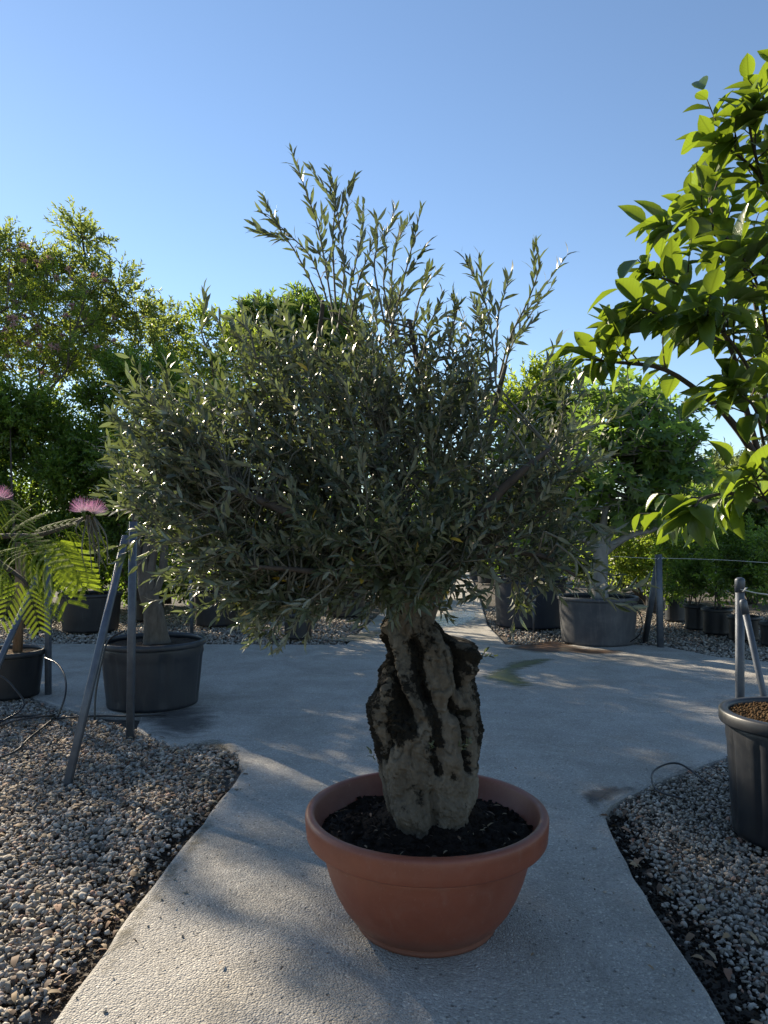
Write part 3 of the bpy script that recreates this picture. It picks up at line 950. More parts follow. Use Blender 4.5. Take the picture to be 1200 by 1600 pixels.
def build_tree(name, label, cat, base, lobes_px, depth, matl, leafL, leafW, shoot=0.35, per=10, density=260, bark='bark', tr=0.07,
               tpl=None, spread=0.9, bend=-0.1, group=None, rdepth=1.0, up=0.6, fork=0.45, leaf_parts=0, sub=9, opposite=False, lean=0.0,
               stems=1, min_branch=True, extra=None, tight=0.42):
    root = empty(name, label, cat, (base[0], base[1], base[2]), group)
    off = np.array(base)
    lobes = []
    for lp in lobes_px:
        u, v, ru, rv = lp[:4]
        dz = lp[4] if len(lp) > 4 else rng.uniform(-0.3, 0.3)
        y = depth + dz
        c = P(u, v, y)
        rx, rz = ru / FOC * y, rv / FOC * y
        lobes.append((c, (rx, 0.5 * (rx + rz) * rdepth, rz)))
    cen = np.mean([c for c, r in lobes], axis=0)
    low = min(c[2] - r[2] for c, r in lobes)
    forkz = max(base[2] + 0.25, min(base[2] + fork * (cen[2] - base[2]), cen[2] - 0.2))
    fk = np.array((base[0] + (cen[0] - base[0]) * 0.3 + lean, base[1] + (cen[1] - base[1]) * 0.3, forkz))
    if stems == 1:
        mb = MB()
        mid = (off + fk) / 2 + rng.normal(0, tr * 0.4, 3) * np.array((1, 1, 0))
        pts = curve([off - np.array((0, 0, 0.03)), mid, fk], 10)
        mb.tube(pts, np.linspace(tr * 1.25, tr * 0.85, len(pts)) * (1 + 0.3 * np.exp(-np.arange(len(pts)))), 12, lump=0.35, seed=base[0])
        mb.build('trunk', M[bark], root, off=off)
    joints = [(fk, 1.0)]
    for c, r in sorted(lobes, key=lambda q: np.linalg.norm(q[0] - fk)):
        mb = MB()
        if stems == 1:
            st, rs = min(joints, key=lambda q: np.linalg.norm(q[0] - c) + (0.35 if q[0][2] > c[2] else 0))
        else:
            st, rs = off + rng.normal(0, 0.06, 3) * np.array((1, 1, 0)), 1.0
        m_ = (st + c) / 2 + rng.normal(0, 0.10, 3) * np.linalg.norm(c - st) * 0.6
        p = curve([st, m_, c + np.array((0, 0, r[2] * 0.3))], 10)
        rad = np.linspace(tr * 0.62 * rs, tr * 0.12, len(p))
        mb.tube(p, rad, 7, lump=0.25, seed=c[0])
        mb.build('branch', M[bark], root, off=off)
        for k in (4, 6, 7):
            joints.append((p[k], max(0.35, rad[k] / (tr * 0.62))))
    S, Dn = ellipsoid_shoots(lobes, density, sub, tight)
    ln = rng.uniform(0.65, 1.25, len(S)) * shoot
    paths = make_paths(S, Dn, ln, 5, bend, 0.1)
    tw = MB()
    cs = np.array([c for c, r in lobes])
    for i in range(0, len(S), 3):
        ci = np.argmin(np.linalg.norm(cs - S[i], axis=1))
        q = np.concatenate((cs[ci:ci + 1] * 0.45 + S[i:i + 1] * 0.55, paths[i, ::2]))
        tw.tube(q, np.linspace(tr * 0.1, 0.003, len(q)), 3, cap=False)
    tag(tw.build('twigs', M[bark], root, off=off), kind='stuff')
    pos, D, Nh, ts = shoot_leaves(paths, per, spread, up, opposite)
    L = leafL * rng.uniform(0.65, 1.2, len(pos)) * (1 - 0.25 * ts)
    W = L * leafW / leafL
    tint = np.clip(np.repeat(rng.random(len(S)), len(pos) // len(S)) * 0.5 + rng.random(len(pos)) * 0.5, 0, 1)
    tpl = tpl or tpl_diamond()
    if leaf_parts:
        order = np.argsort(pos[:, 1])
        sel, rest = order[:leaf_parts], order[leaf_parts:]
        metas = []
        for q in range(4):
            metas.append(mesh_np('leaf', tpl[0], tpl[1], M[matl], True, np.full(len(tpl[0]), 0.15 + 0.22 * q)))
        leaf_objects(root, metas, pos[sel], D[sel], Nh[sel], L[sel], W[sel] if leafW else L[sel])
        pos, D, Nh, L, W, tint = pos[rest], D[rest], Nh[rest], L[rest], W[rest], tint[rest]
    me = leaves_mesh('leaves', tpl, pos - off, D, Nh, L, W, M[matl], tint)
    tag(link('leaves', me, root), kind='stuff')
    if extra:
        extra(root, off, paths)
    return root


# ------------------------------------------------------------------ pots
def pot(label, x, y, rad, h, mat='black', taper=0.82, group='black nursery pots', soil='soil', soil_drop=0.05, rim_h=0.035, rim_w=0.022, seg=40, name='plant_pot', cat='plant pot', ribs=0):
    root = empty(name, label, cat, (x, y, 0), group)
    rb_ = rad * taper
    t = 0.012
    prof = [(0.001, 0.012), (rb_ - 0.03, 0.012), (rb_ - 0.02, 0.0), (rb_, 0.006), (rb_ + 0.004, 0.03)]
    for k in range(1, 15):
        f = k / 14
        prof.append((rb_ + (rad - rim_w - rb_) * f ** 0.85, 0.03 + (h - rim_h - 0.03) * f))
    prof.append((rad - rim_w - t, h - rim_h))
    prof += [(rb_ - t + (rad - rim_w - rb_) * f, 0.03 + (h - rim_h - 0.03) * f) for f in (0.7, 0.3)] + [(0.001, 0.03)]
    V, F = lathe(prof, seg, wob=0.006)
    if ribs:
        an = np.arctan2(V[:, 1], V[:, 0]) * ribs / (2 * np.pi)
        g = np.exp(-((an - np.round(an)) / 0.07) ** 2) * ((V[:, 2] > 0.05) & (V[:, 2] < h - rim_h - 0.06))
        V[:, :2] *= (1 - 0.035 * g)[:, None]
        bulge = np.exp(-((V[:, 2] - (h - rim_h - 0.07)) / 0.012) ** 2) * 0.018
        V[:, :2] *= (1 + bulge)[:, None]
    link('body', mesh_np('body', V, F, M[mat], True), root)
    r0 = rad - rim_w - 0.001
    rp = [(r0, h - rim_h - 0.012), (rad - 0.004, h - rim_h - 0.012), (rad, h - rim_h - 0.004), (rad, h - 0.008), (rad - 0.008, h), (r0 - 0.006, h), (r0 - t - 0.002, h - 0.01), (r0 - t - 0.002, h - rim_h - 0.012), (r0, h - rim_h - 0.012)]
    V, F = lathe(rp, seg, wob=0.006)
    link('rim', mesh_np('rim', V, F, M[mat], True), root)
    rr = np.linspace(0, 1, 9)
    sp = [(max(0.001, (r0 - t - 0.003) * q), h - soil_drop + 0.02 * (1 - q) ** 2) for q in rr]
    V, F = lathe(sp, seg)
    V[:, 2] += np.array([mnoise.noise(Vector((a * 14 + x, b_ * 14 + y, 0))) * 0.008 for a, b_, c in V])
    link('soil', mesh_np('soil', V, [F[0][:, ::-1]], M[soil], True), root)
    return root


# main terracotta bowl
BX, BY = 0.163, 2.85
bowl = empty('bowl_planter', 'large round terracotta coloured bowl holding the thick olive trunk on the concrete path', 'planter', (BX, BY, 0))
prof = [(0.001, 0.012), (0.24, 0.012), (0.255, 0.0), (0.268, 0.002), (0.272, 0.014), (0.268, 0.022), (0.274, 0.028)]
for r, z in ((0.298, 0.05), (0.327, 0.09), (0.353, 0.14), (0.374, 0.195), (0.390, 0.25), (0.400, 0.30), (0.406, 0.335)):
    prof.append((r, z))
inner = [(0.398, 0.335), (0.372, 0.24), (0.33, 0.14), (0.26, 0.04), (0.001, 0.03)]
V, F = lathe(prof + inner, 120)
link('body', mesh_np('body', V, F, M['terracotta'], True), bowl)
rp = [(0.397, 0.336), (0.414, 0.333), (0.440, 0.3345), (0.456, 0.338), (0.4605, 0.345), (0.463, 0.37), (0.4655, 0.40), (0.466, 0.418), (0.463, 0.427), (0.455, 0.432), (0.443, 0.4335), (0.433, 0.430), (0.428, 0.420), (0.420, 0.38), (0.397, 0.336)]
V, F = lathe(rp, 120)
link('rim', mesh_np('rim', V, F, M['terracotta'], True), bowl)
# soil: mounded round the root ball
TX, TY = 0.185, 2.86
nr_, ns_ = 46, 120
th = np.linspace(0, 2 * np.pi, ns_, endpoint=False)
V = []
for i in range(nr_):
    r = 0.417 * (i / (nr_ - 1)) + 0.001
    for a in th:
        x, y = BX + r * math.cos(a), BY + r * math.sin(a)
        d = math.hypot(x - TX, y - TY)
        q = Vector((x, y, 0.2))
        z = 0.348 + 0.014 * (1 if y < BY else 0.4) + 0.11 * math.exp(-(max(0, d - 0.1) / 0.115) ** 2)
        z += 0.03 * mnoise.noise(q * 8) + 0.02 * mnoise.noise(q * 22) + 0.008 * mnoise.noise(q * 60)
        k = min(1, (0.42 - r) / 0.05)
        V.append((x - BX, y - BY, 0.345 * (1 - k) + z * k))
F = []
for i in range(nr_ - 1):
    a = i * ns_ + np.arange(ns_)
    b_ = i * ns_ + (np.arange(ns_) + 1) % ns_
    F.append(np.stack((a, a + ns_, b_ + ns_, b_), 1))
soilV = np.array(V)
tag(link('soil', mesh_np('soil', soilV, [np.concatenate(F)], M['soil'], True), bowl))
# clods and dry leaves lying on the soil
n = 1500
idx = rng.integers(ns_ * 18, ns_ * (nr_ - 2), n)
cl = stones('soil_clods', soilV[idx, :2], soilV[idx, 2] + 0.002, 0.006 + 0.026 * rng.random(n) ** 3, (OCT_V, OCT_F), (0.7, 1.2), mat='soil')
cl.parent = bowl
n = 130
idx = rng.integers(ns_ * 22, ns_ * (nr_ - 1), n)
a = rng.uniform(0, 2 * np.pi, n)
D = np.stack((np.cos(a), np.sin(a), rng.normal(0.05, 0.2, n)), 1)
Ls = rng.uniform(0.015, 0.045, n)
lit = leaves_mesh('dry_leaves', tpl_lance(0.1, -0.1), soilV[idx] + np.array((0, 0, 0.008)), D, rng.normal(0, 0.3, (n, 3)) + np.array((0, 0, 1)), Ls, Ls * rng.choice([0.06, 0.22, 0.25], n), M['litter'])
tag(link('dry_leaves', lit, bowl), kind='stuff')

# ------------------------------------------------------------------ the olive tree
TD = 2.86
K = TD / FOC
olive = empty('olive_tree', 'old olive tree with gnarled thick trunk and bushy grey green crown in the terracotta bowl', 'tree', (TX, TY, 0.40))
oo = np.array((TX, TY, 0.40))
left_p = [(900, 612), (935, 616), (962, 607), (975, 596), (992, 592), (1005, 596), (1016, 603), (1028, 599), (1042, 593), (1060, 592), (1075, 588), (1092, 579), (1108, 577), (1125, 581), (1142, 584), (1160, 587), (1180, 590), (1200, 594), (1225, 598), (1245, 601), (1265, 606), (1290, 600), (1330, 590)]
right_p = [(900, 668), (935, 668), (955, 672), (970, 678), (985, 690), (994, 706), (1000, 728), (1008, 742), (1020, 746), (1032, 740), (1046, 739), (1060, 741), (1080, 745), (1100, 746), (1120, 749), (1145, 749), (1170, 746), (1195, 743), (1220, 743), (1240, 744), (1262, 738), (1290, 735), (1330, 740)]
NV, NT = 330, 300
vs = np.linspace(905, 1330, NV)
lu = np.interp(vs, [p[0] for p in left_p], [p[1] for p in left_p])
ru_ = np.interp(vs, [p[0] for p in right_p], [p[1] for p in right_p])
ker = np.ones(5) / 5
lu = np.convolve(np.pad(lu, 2, 'edge'), ker, 'valid')
ru_ = np.convolve(np.pad(ru_, 2, 'edge'), ker, 'valid')
cu, hw = (lu + ru_) / 2, (ru_ - lu) / 2
th = np.linspace(0, 2 * np.pi, NT, endpoint=False)
U = cu[:, None] + hw[:, None] * np.cos(th)[None]
hsz = 1.5 - (vs - HZ) * K
Xc = (cu - 600) * K
ex = 0.9   # squarer section than an ellipse
cx_ = np.sign(np.cos(th)) * np.abs(np.cos(th)) ** ex
sy_ = np.sign(np.sin(th)) * np.abs(np.sin(th)) ** ex
X = Xc[:, None] + hw[:, None] * K * cx_[None]
dep = np.interp(vs, [905, 960, 1010, 1100, 1200, 1260, 1330], [0.07, 0.085, 0.12, 0.165, 0.18, 0.175, 0.15])
Y = TY + dep[:, None] * sy_[None]
Z = np.repeat(hsz[:, None], NT, 1)
face = np.clip(-sy_[None] * 1.3 + 0.05, 0, 1) * np.ones((NV, 1))
Upx = 600 + X / K
Vpx = np.repeat(vs[:, None], NT, 1)
disp = np.zeros_like(X)
moss_cleft = np.zeros_like(X)


def seg_d(pts):
    d = np.full(Upx.shape, 1e9)
    for (a, b_), (c, e) in zip(pts[:-1], pts[1:]):
        abx, aby = c - a, e - b_
        t = np.clip(((Upx - a) * abx + (Vpx - b_) * aby) / (abx * abx + aby * aby + 1e-9), 0, 1)
        d = np.minimum(d, np.hypot(Upx - a - t * abx, Vpx - b_ - t * aby))
    return d


FEAT = [  # points, width px, depth m, dark tone of moss and clefts
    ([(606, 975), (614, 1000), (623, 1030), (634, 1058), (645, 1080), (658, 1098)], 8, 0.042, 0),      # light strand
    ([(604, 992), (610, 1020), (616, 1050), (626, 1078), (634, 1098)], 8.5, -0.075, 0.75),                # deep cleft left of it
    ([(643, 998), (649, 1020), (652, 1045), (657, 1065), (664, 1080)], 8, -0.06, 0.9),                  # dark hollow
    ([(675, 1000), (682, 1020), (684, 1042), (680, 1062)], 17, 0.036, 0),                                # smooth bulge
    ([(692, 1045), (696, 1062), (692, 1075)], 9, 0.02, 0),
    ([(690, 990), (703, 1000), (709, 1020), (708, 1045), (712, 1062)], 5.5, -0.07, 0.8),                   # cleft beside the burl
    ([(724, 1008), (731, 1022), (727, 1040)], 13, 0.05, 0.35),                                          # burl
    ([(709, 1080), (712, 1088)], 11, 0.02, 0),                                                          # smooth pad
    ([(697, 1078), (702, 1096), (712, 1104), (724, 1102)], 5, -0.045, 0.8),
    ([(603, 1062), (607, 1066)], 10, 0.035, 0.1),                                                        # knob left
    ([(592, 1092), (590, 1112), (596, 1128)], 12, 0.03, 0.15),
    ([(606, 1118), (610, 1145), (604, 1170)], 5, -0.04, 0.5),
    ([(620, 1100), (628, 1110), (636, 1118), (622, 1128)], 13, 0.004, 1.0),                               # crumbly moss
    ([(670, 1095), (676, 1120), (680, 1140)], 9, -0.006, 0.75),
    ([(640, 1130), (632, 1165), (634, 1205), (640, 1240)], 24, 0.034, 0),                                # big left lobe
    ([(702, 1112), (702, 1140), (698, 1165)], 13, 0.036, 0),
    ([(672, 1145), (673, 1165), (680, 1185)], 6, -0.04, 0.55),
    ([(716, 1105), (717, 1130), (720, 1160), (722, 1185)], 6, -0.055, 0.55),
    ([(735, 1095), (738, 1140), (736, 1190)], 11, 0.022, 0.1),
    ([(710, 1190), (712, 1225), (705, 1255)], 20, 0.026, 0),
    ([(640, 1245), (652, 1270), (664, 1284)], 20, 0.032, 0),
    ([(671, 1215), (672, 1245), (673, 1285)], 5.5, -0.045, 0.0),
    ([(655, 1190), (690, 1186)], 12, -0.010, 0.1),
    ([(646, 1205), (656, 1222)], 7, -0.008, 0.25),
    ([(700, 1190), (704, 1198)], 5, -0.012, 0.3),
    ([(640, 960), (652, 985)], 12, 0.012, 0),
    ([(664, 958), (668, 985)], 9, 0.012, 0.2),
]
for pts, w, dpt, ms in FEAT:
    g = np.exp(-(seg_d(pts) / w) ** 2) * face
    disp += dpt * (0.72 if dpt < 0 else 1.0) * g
    moss_cleft = np.maximum(moss_cleft, ms * g)
back = 1 - face
nz1 = np.empty_like(X)
nz2 = np.empty_like(X)
nz3 = np.empty_like(X)
nz4 = np.empty_like(X)
for i in range(NV):
    for j in range(NT):
        q = Vector((X[i, j], Y[i, j], Z[i, j] * 0.6))
        nz1[i, j] = mnoise.noise(q * 9.0 + Vector((3.3, 1.1, 0)))
        nz2[i, j] = mnoise.fractal(q * 30, 0.9, 2.1, 3)
        nz4[i, j] = mnoise.fractal(Vector((X[i, j], Y[i, j], Z[i, j] * 0.55)) * 19 + Vector((1, 7, 2)), 0.8, 2.0, 2)
        nz3[i, j] = mnoise.fractal(Vector((X[i, j], Y[i, j], Z[i, j])) * 85, 0.8, 2.0, 3)
disp += 0.030 * nz1 * back + 0.014 * nz1 * face + 0.009 * nz2 + (0.013 * nz4 - 0.014 * np.clip(0.10 - np.abs(nz4), 0, 1) / 0.10) * np.interp(Vpx, [1150, 1200], [1.0, 0.5])
moss_cleft = np.clip(moss_cleft + 0.7 * np.clip(nz1 - 0.15, 0, 1) * np.interp(Vpx, [1150, 1200], [1.0, 0.3]) + 0.45 * np.clip(np.abs(cx_[None]) - 0.8, 0, 1) * 5 * np.clip((1215 - Vpx) / 60, 0, 1), 0, 1)
disp += (0.25 + moss_cleft) * 0.016 * nz3
# rounded foot of the front lobe that overhangs the soil
fade = np.clip((1330 - Vpx) / 60, 0, 1)
nx = cx_[None] / np.maximum(hw[:, None] * K, .02)
ny = sy_[None] / dep[:, None]
ln_ = np.hypot(nx, ny)
rimk = 0.6 + 0.4 * np.clip(np.abs(sy_[None]) * 1.6, 0, 1)
X = X + disp * nx / ln_ * rimk * fade
Y = Y + disp * ny / ln_ * rimk * fade
Vt = np.stack((X, Y, Z), -1).reshape(-1, 3) - oo
F = []
for i in range(NV - 1):
    a = i * NT + np.arange(NT)
    b_ = i * NT + (np.arange(NT) + 1) % NT
    F.append(np.stack((a, a + NT, b_ + NT, b_), 1))
topc = len(Vt)
Vt = np.concatenate((Vt, Vt[:NT].mean(0, keepdims=True) + np.array((0, 0, 0.02))))
a = np.arange(NT)
capf = np.stack((np.full(NT, topc), a, (a + 1) % NT), 1)
trunk = link('trunk', mesh_np('trunk', Vt, [np.concatenate(F), capf], M['trunk'], True, None, {'moss_cleft': np.append(moss_cleft.ravel(), 0)}), olive)

# limbs (photo position + offset in depth)
LIMBS = [
    ([(652, 975, 0.0), (668, 935, -.02), (700, 893, -.05), (748, 858, -.08), (800, 815, -.1), (860, 750, -.1)], 0.068, 0.014),
    ([(640, 955, .01), (632, 910, .05), (618, 850, .1), (600, 760, .12), (590, 640, .1), (560, 520, .1)], 0.055, 0.010),
    ([(632, 950, -.01), (590, 900, -.1), (530, 850, -.2), (450, 800, -.28), (360, 765, -.3)], 0.038, 0.009),
    ([(640, 945, .03), (600, 880, .2), (520, 800, .4), (430, 720, .45), (340, 640, .4)], 0.040, 0.010),
    ([(655, 950, .03), (690, 880, .25), (730, 790, .4), (762, 680, .4), (790, 570, .3)], 0.042, 0.009),
    ([(630, 945, -.04), (560, 905, -.2), (480, 892, -.33), (390, 885, -.38)], 0.020, 0.006),
    ([(650, 940, -.03), (640, 870, -.1), (625, 780, -.15), (600, 680, -.15)], 0.03, 0.009),
    ([(700, 893, -.05), (735, 830, -.22), (790, 760, -.33), (860, 700, -.35)], 0.030, 0.008),
    ([(748, 858, -.08), (800, 860, -.2), (850, 870, -.25), (900, 900, -.25)], 0.018, 0.005),
    ([(590, 900, -.1), (520, 880, .1), (420, 850, .25), (320, 830, .25)], 0.022, 0.006),
    ([(600, 760, .12), (540, 660, .2), (500, 560, .15), (505, 470, .1)], 0.022, 0.008),
    ([(690, 880, .25), (680, 760, .2), (660, 620, .1), (640, 500, .05)], 0.024, 0.008),
]
limb_pts = []
for pts, r0, r1 in LIMBS:
    c = curve([P(u, v, TD + d) for u, v, d in pts], 30)
    mb = MB()
    mb.tube(c, np.linspace(r0, r1, len(c)), 14, lump=0.28, seed=r0 * 50)
    mb.build('branch', M['dark_bark'] if r0 < 0.05 else M['bark'], olive, off=oo)
    limb_pts.append(c[3:])
limb_pts = np.concatenate(limb_pts)

# crown volume
CROWN = [(400, 710, 180, 120, 0, .45), (570, 700, 170, 150, 0, .55), (715, 710, 105, 120, 0, .5), (310, 780, 110, 85, -.05, .4), (500, 850, 190, 65, -.05, .5),
         (440, 580, 95, 60, .05, .33), (600, 570, 85, 100, 0, .33), (715, 600, 60, 80, 0, .32), (850, 715, 65, 75, -.05, .3), (830, 800, 70, 55, -.1, .3),
         (280, 690, 80, 60, 0, .28), (390, 880, 100, 45, -.1, .3), (590, 840, 130, 70, -.2, .4), (450, 920, 85, 35, -.12, .25), (860, 880, 70, 45, -.2, .2), (640, 895, 75, 38, -.26, .12), (720, 850, 70, 45, -.28, .15)]
SH = [190, 200, 92, 105, 135, 36, 52, 28, 28, 42, 55, 58, 70, 60, 24, 34, 28]
S, Dn, B = [], [], []
cen = P(640, 860, TD)
for (u, v, ru, rv, dz, rz), n in zip(CROWN, SH):
    q = nrm(rng.normal(size=(n, 3))) * (rng.random((n, 1)) ** 0.42)
    c = P(u, v, TD + dz)
    s = c + q * np.array((ru * K, rz, rv * K))
    S.append(s)
    out = nrm(s - cen)
    Dn.append(out * np.array((0.85, 0.6, 0.55)) + np.array((0, 0, 0.45)) + q * 0.2 + rng.normal(0, 0.3, (n, 3)))
S, Dn = np.concatenate(S), np.concatenate(Dn)
ln = rng.uniform(0.16, 0.36, len(S))
low = np.clip((1.45 - S[:, 2]) / 0.4, 0, 1)
Dn[:, 2] -= low * 0.6
paths = make_paths(S - nrm(Dn) * ln[:, None] * 0.5, Dn, ln, 6, 0.05 - 0.25 * low, 0.10)
# long shoots seen against the sky and at the rim
EXPL = [
    [(522, 500), (500, 370), (475, 290), (456, 236)], [(520, 500), (490, 410), (450, 365), (410, 332)], [(500, 470), (465, 400), (432, 350), (412, 308)],
    [(525, 490), (520, 380), (524, 310), (516, 268)], [(530, 500), (538, 420), (530, 350), (520, 300)], [(540, 480), (556, 410), (566, 360), (567, 320)], [(545, 520), (560, 440), (576, 400), (584, 372)],
    [(600, 500), (585, 420), (590, 380), (588, 345)], [(610, 520), (630, 440), (645, 380), (658, 328)], [(615, 500), (612, 430), (620, 380), (640, 345)], [(620, 540), (600, 450), (604, 400), (598, 362)],
    [(640, 540), (655, 470), (670, 440), (686, 424)], [(660, 560), (670, 510), (685, 480), (690, 462)], [(700, 560), (705, 520), (712, 495), (716, 478)],
    [(775, 600), (765, 500), (745, 440), (727, 408)], [(775, 590), (778, 500), (788, 460), (797, 430)], [(780, 590), (800, 520), (835, 470), (888, 396)], [(800, 520), (825, 470), (842, 420), (838, 388)],
    [(780, 600), (800, 540), (830, 490), (862, 448)], [(770, 610), (760, 540), (750, 500), (738, 468)], [(800, 640), (830, 610), (855, 590), (880, 575)],
    [(330, 560), (315, 520), (325, 500), (330, 492)], [(400, 560), (390, 520), (370, 500), (362, 498)], [(420, 560), (425, 510), (440, 485), (448, 470)],
    [(300, 660), (250, 640), (215, 615), (180, 602)], [(310, 690), (260, 650), (225, 632), (200, 628)], [(320, 720), (270, 700), (235, 675), (196, 660)], [(330, 740), (290, 720), (255, 710), (232, 708)],
    [(320, 800), (270, 795), (225, 795), (170, 800)], [(320, 810), (250, 810), (210, 845), (155, 862)], [(340, 800), (280, 780), (240, 770), (200, 778)], [(300, 690), (270, 640), (262, 610), (255, 580)],
    [(400, 880), (340, 900), (290, 925), (235, 942)], [(390, 870), (330, 880), (290, 890), (262, 920)], [(430, 900), (370, 930), (330, 945), (290, 955)],
    [(500, 900), (470, 930), (430, 960), (404, 990)], [(520, 910), (480, 940), (440, 960), (420, 1002)], [(540, 910), (500, 950), (485, 975), (478, 1000)], [(470, 900), (440, 920), (410, 940), (392, 968)],
    [(540, 900), (520, 930), (510, 945), (500, 960)], [(480, 900), (455, 940), (432, 975), (425, 1008)], [(450, 890), (420, 930), (405, 960), (398, 985)], [(500, 905), (490, 935), (470, 960), (455, 985)], [(420, 880), (385, 915), (360, 935), (345, 962)], [(360, 850), (320, 870), (280, 880), (240, 905)], [(340, 830), (290, 845), (250, 850), (215, 885)],
    [(860, 720), (900, 690), (930, 665), (962, 640)], [(870, 700), (890, 660), (905, 620), (902, 590)], [(880, 740), (910, 730), (935, 720), (955, 712)], [(870, 690), (880, 640), (870, 610), (866, 585)],
    [(870, 850), (905, 880), (945, 935), (988, 948)], [(790, 850), (812, 890), (806, 940), (800, 985)], [(780, 860), (800, 900), (800, 930), (812, 962)], [(760, 870), (770, 895), (775, 910), (768, 930)],
    [(850, 830), (890, 850), (915, 870), (940, 882)], [(870, 800), (910, 810), (935, 830), (948, 850)], [(830, 860), (850, 890), (862, 910), (872, 930)],
    [(690, 880), (650, 905), (620, 920), (596, 940)], [(680, 880), (660, 915), (648, 935), (640, 955)], [(640, 890), (600, 910), (570, 930), (545, 950)], [(700, 880), (680, 900), (662, 915), (655, 930)],
    [(600, 900), (590, 925), (575, 950), (560, 968)], [(640, 900), (625, 920), (618, 940), (612, 968)], [(570, 900), (545, 930), (535, 940), (520, 962)],
]
exp_paths = []
for e in EXPL:
    v0 = np.mean([p[1] for p in e])
    d0 = rng.uniform(-0.25, 0.15) if v0 < 700 else rng.uniform(-0.42, -0.1)
    if e[0][1] >= 880 and 540 <= e[0][0] <= 700:
        d0 = rng.uniform(-0.36, -0.24)
    d1 = d0 + rng.uniform(-0.12, 0.12)
    c = curve([P(u, v, TD + d0 + (d1 - d0) * i / 3) for i, (u, v) in enumerate(e)], 18)
    exp_paths.append(c)

tw = MB()
for i in range(len(S)):
    st = paths[i, 0]
    dd = np.linalg.norm(limb_pts - st, axis=1)
    if i % 2 == 0:
        j = np.argmin(dd + rng.random(len(dd)) * 0.15)
        lp = limb_pts[j]
        q = curve([lp, (lp + st) / 2 + np.array((0, 0, 0.06)) * (1 if lp[2] < st[2] else -0.5), st, paths[i, 3], paths[i, 5]], 8)
        tw.tube(q, np.linspace(0.0042, 0.0012, len(q)), 4, cap=False)
    else:
        tw.tube(paths[i, ::2], np.linspace(0.0025, 0.001, 3), 3, cap=False)
for c in exp_paths:
    dd = np.linalg.norm(limb_pts - c[0], axis=1)
    lp = limb_pts[np.argmin(dd)]
    q = np.concatenate((curve([lp, c[0]], 3)[:2], c))
    tw.tube(q, np.linspace(0.0045, 0.0013, len(q)), 5, cap=False)
tag(tw.build('twigs', M['twig'], olive, off=oo), kind='stuff')

pos, D, Nh, ts = shoot_leaves(paths, 22, 1.0, 0.5, True, 0.1, 0.6)
pl, dl, nl, tl = [pos], [D], [Nh], [ts]
front = [np.zeros(len(pos))]
for c in exp_paths:
    length = np.linalg.norm(np.diff(c, axis=0), axis=1).sum()
    per = max(10, 2 * int(length / 0.035))
    a, b_, c_, d_ = shoot_leaves(c[None], per, 0.72, 0.3, True, 0.15, 0.3)
    pl.append(a); dl.append(b_); nl.append(c_); tl.append(d_)
    front.append(np.ones(len(a)))
    # a few side shoots with leaves
    for s in range(max(1, int(length / 0.22))):
        k = rng.integers(3, len(c) - 5)
        t_ = nrm(c[k + 1] - c[k])
        sd = nrm(t_ * 0.75 + nrm(rng.normal(size=3)) * 0.55 + np.array((0, 0, .1)))
        l_ = rng.uniform(0.08, 0.17)
        pth = make_paths(c[k][None], sd[None], np.array([l_]), 5, 0.1, 0.08)
        a, b_, c_, d_ = shoot_leaves(pth, 2 * max(4, int(l_ / 0.02)), 0.6, 0.3, True, 0.15, 0.22)
        pl.append(a); dl.append(b_); nl.append(c_); tl.append(d_)
        front.append(np.ones(len(a)))
pos, D, Nh, ts, front = [np.concatenate(q) for q in (pl, dl, nl, tl, front)]
L = rng.uniform(0.036, 0.068, len(pos)) * (1.05 - 0.3 * np.abs(ts - 0.5))
L[front > 0] *= 1.1
W = L * np.where(front > 0, rng.uniform(0.19, 0.27, len(pos)), rng.uniform(0.22, 0.31, len(pos)))
tint = rng.random(len(pos))
score = pos[:, 1] - 0.12 * front
order = np.argsort(score)
sel, rest = order[:300], order[300:]
ol_t = tpl_leaf([(0.22, 0.4), (0.5, 0.5), (0.8, 0.32)], 0.10, -0.12)
metas = [mesh_np('leaf', ol_t[0], ol_t[1], M['olive'], True, np.full(len(ol_t[0]), q)) for q in (0.15, 0.4, 0.6, 0.85)]
leaf_objects(olive, metas, pos[sel], D[sel], Nh[sel], L[sel], W[sel])
me = leaves_mesh('leaves', tpl_lance(0.07, -0.1), pos[rest] - oo, D[rest], Nh[rest], L[rest], W[rest], M['olive'], tint[rest])
tag(link('leaves', me, olive), kind='stuff')
# little suckers growing out of the bark
sp_ = []
for u, v, d in ((744, 1035, -.02), (746, 1028, -.03), (712, 1168, -.19), (718, 1175, -.19), (672, 1172, -.19), (590, 1190, -.03)):
    sp_.append(make_paths(P(u, v, TD + d)[None] - 0, nrm(np.array([[(u - 660) / 90, -0.5, 0.7]])) + rng.normal(0, .2, (1, 3)), np.array([0.05]), 4, 0, 0.1))
pos, D, Nh, ts = shoot_leaves(np.concatenate(sp_), 8, 0.9, .3, True, 0.2, 0.3)
L = rng.uniform(0.014, 0.03, len(pos))
tag(link('bark_sprouts', leaves_mesh('bark_sprouts', tpl_lance(), pos - oo, D, Nh, L, L * 0.35, M['olive']), olive), kind='stuff')


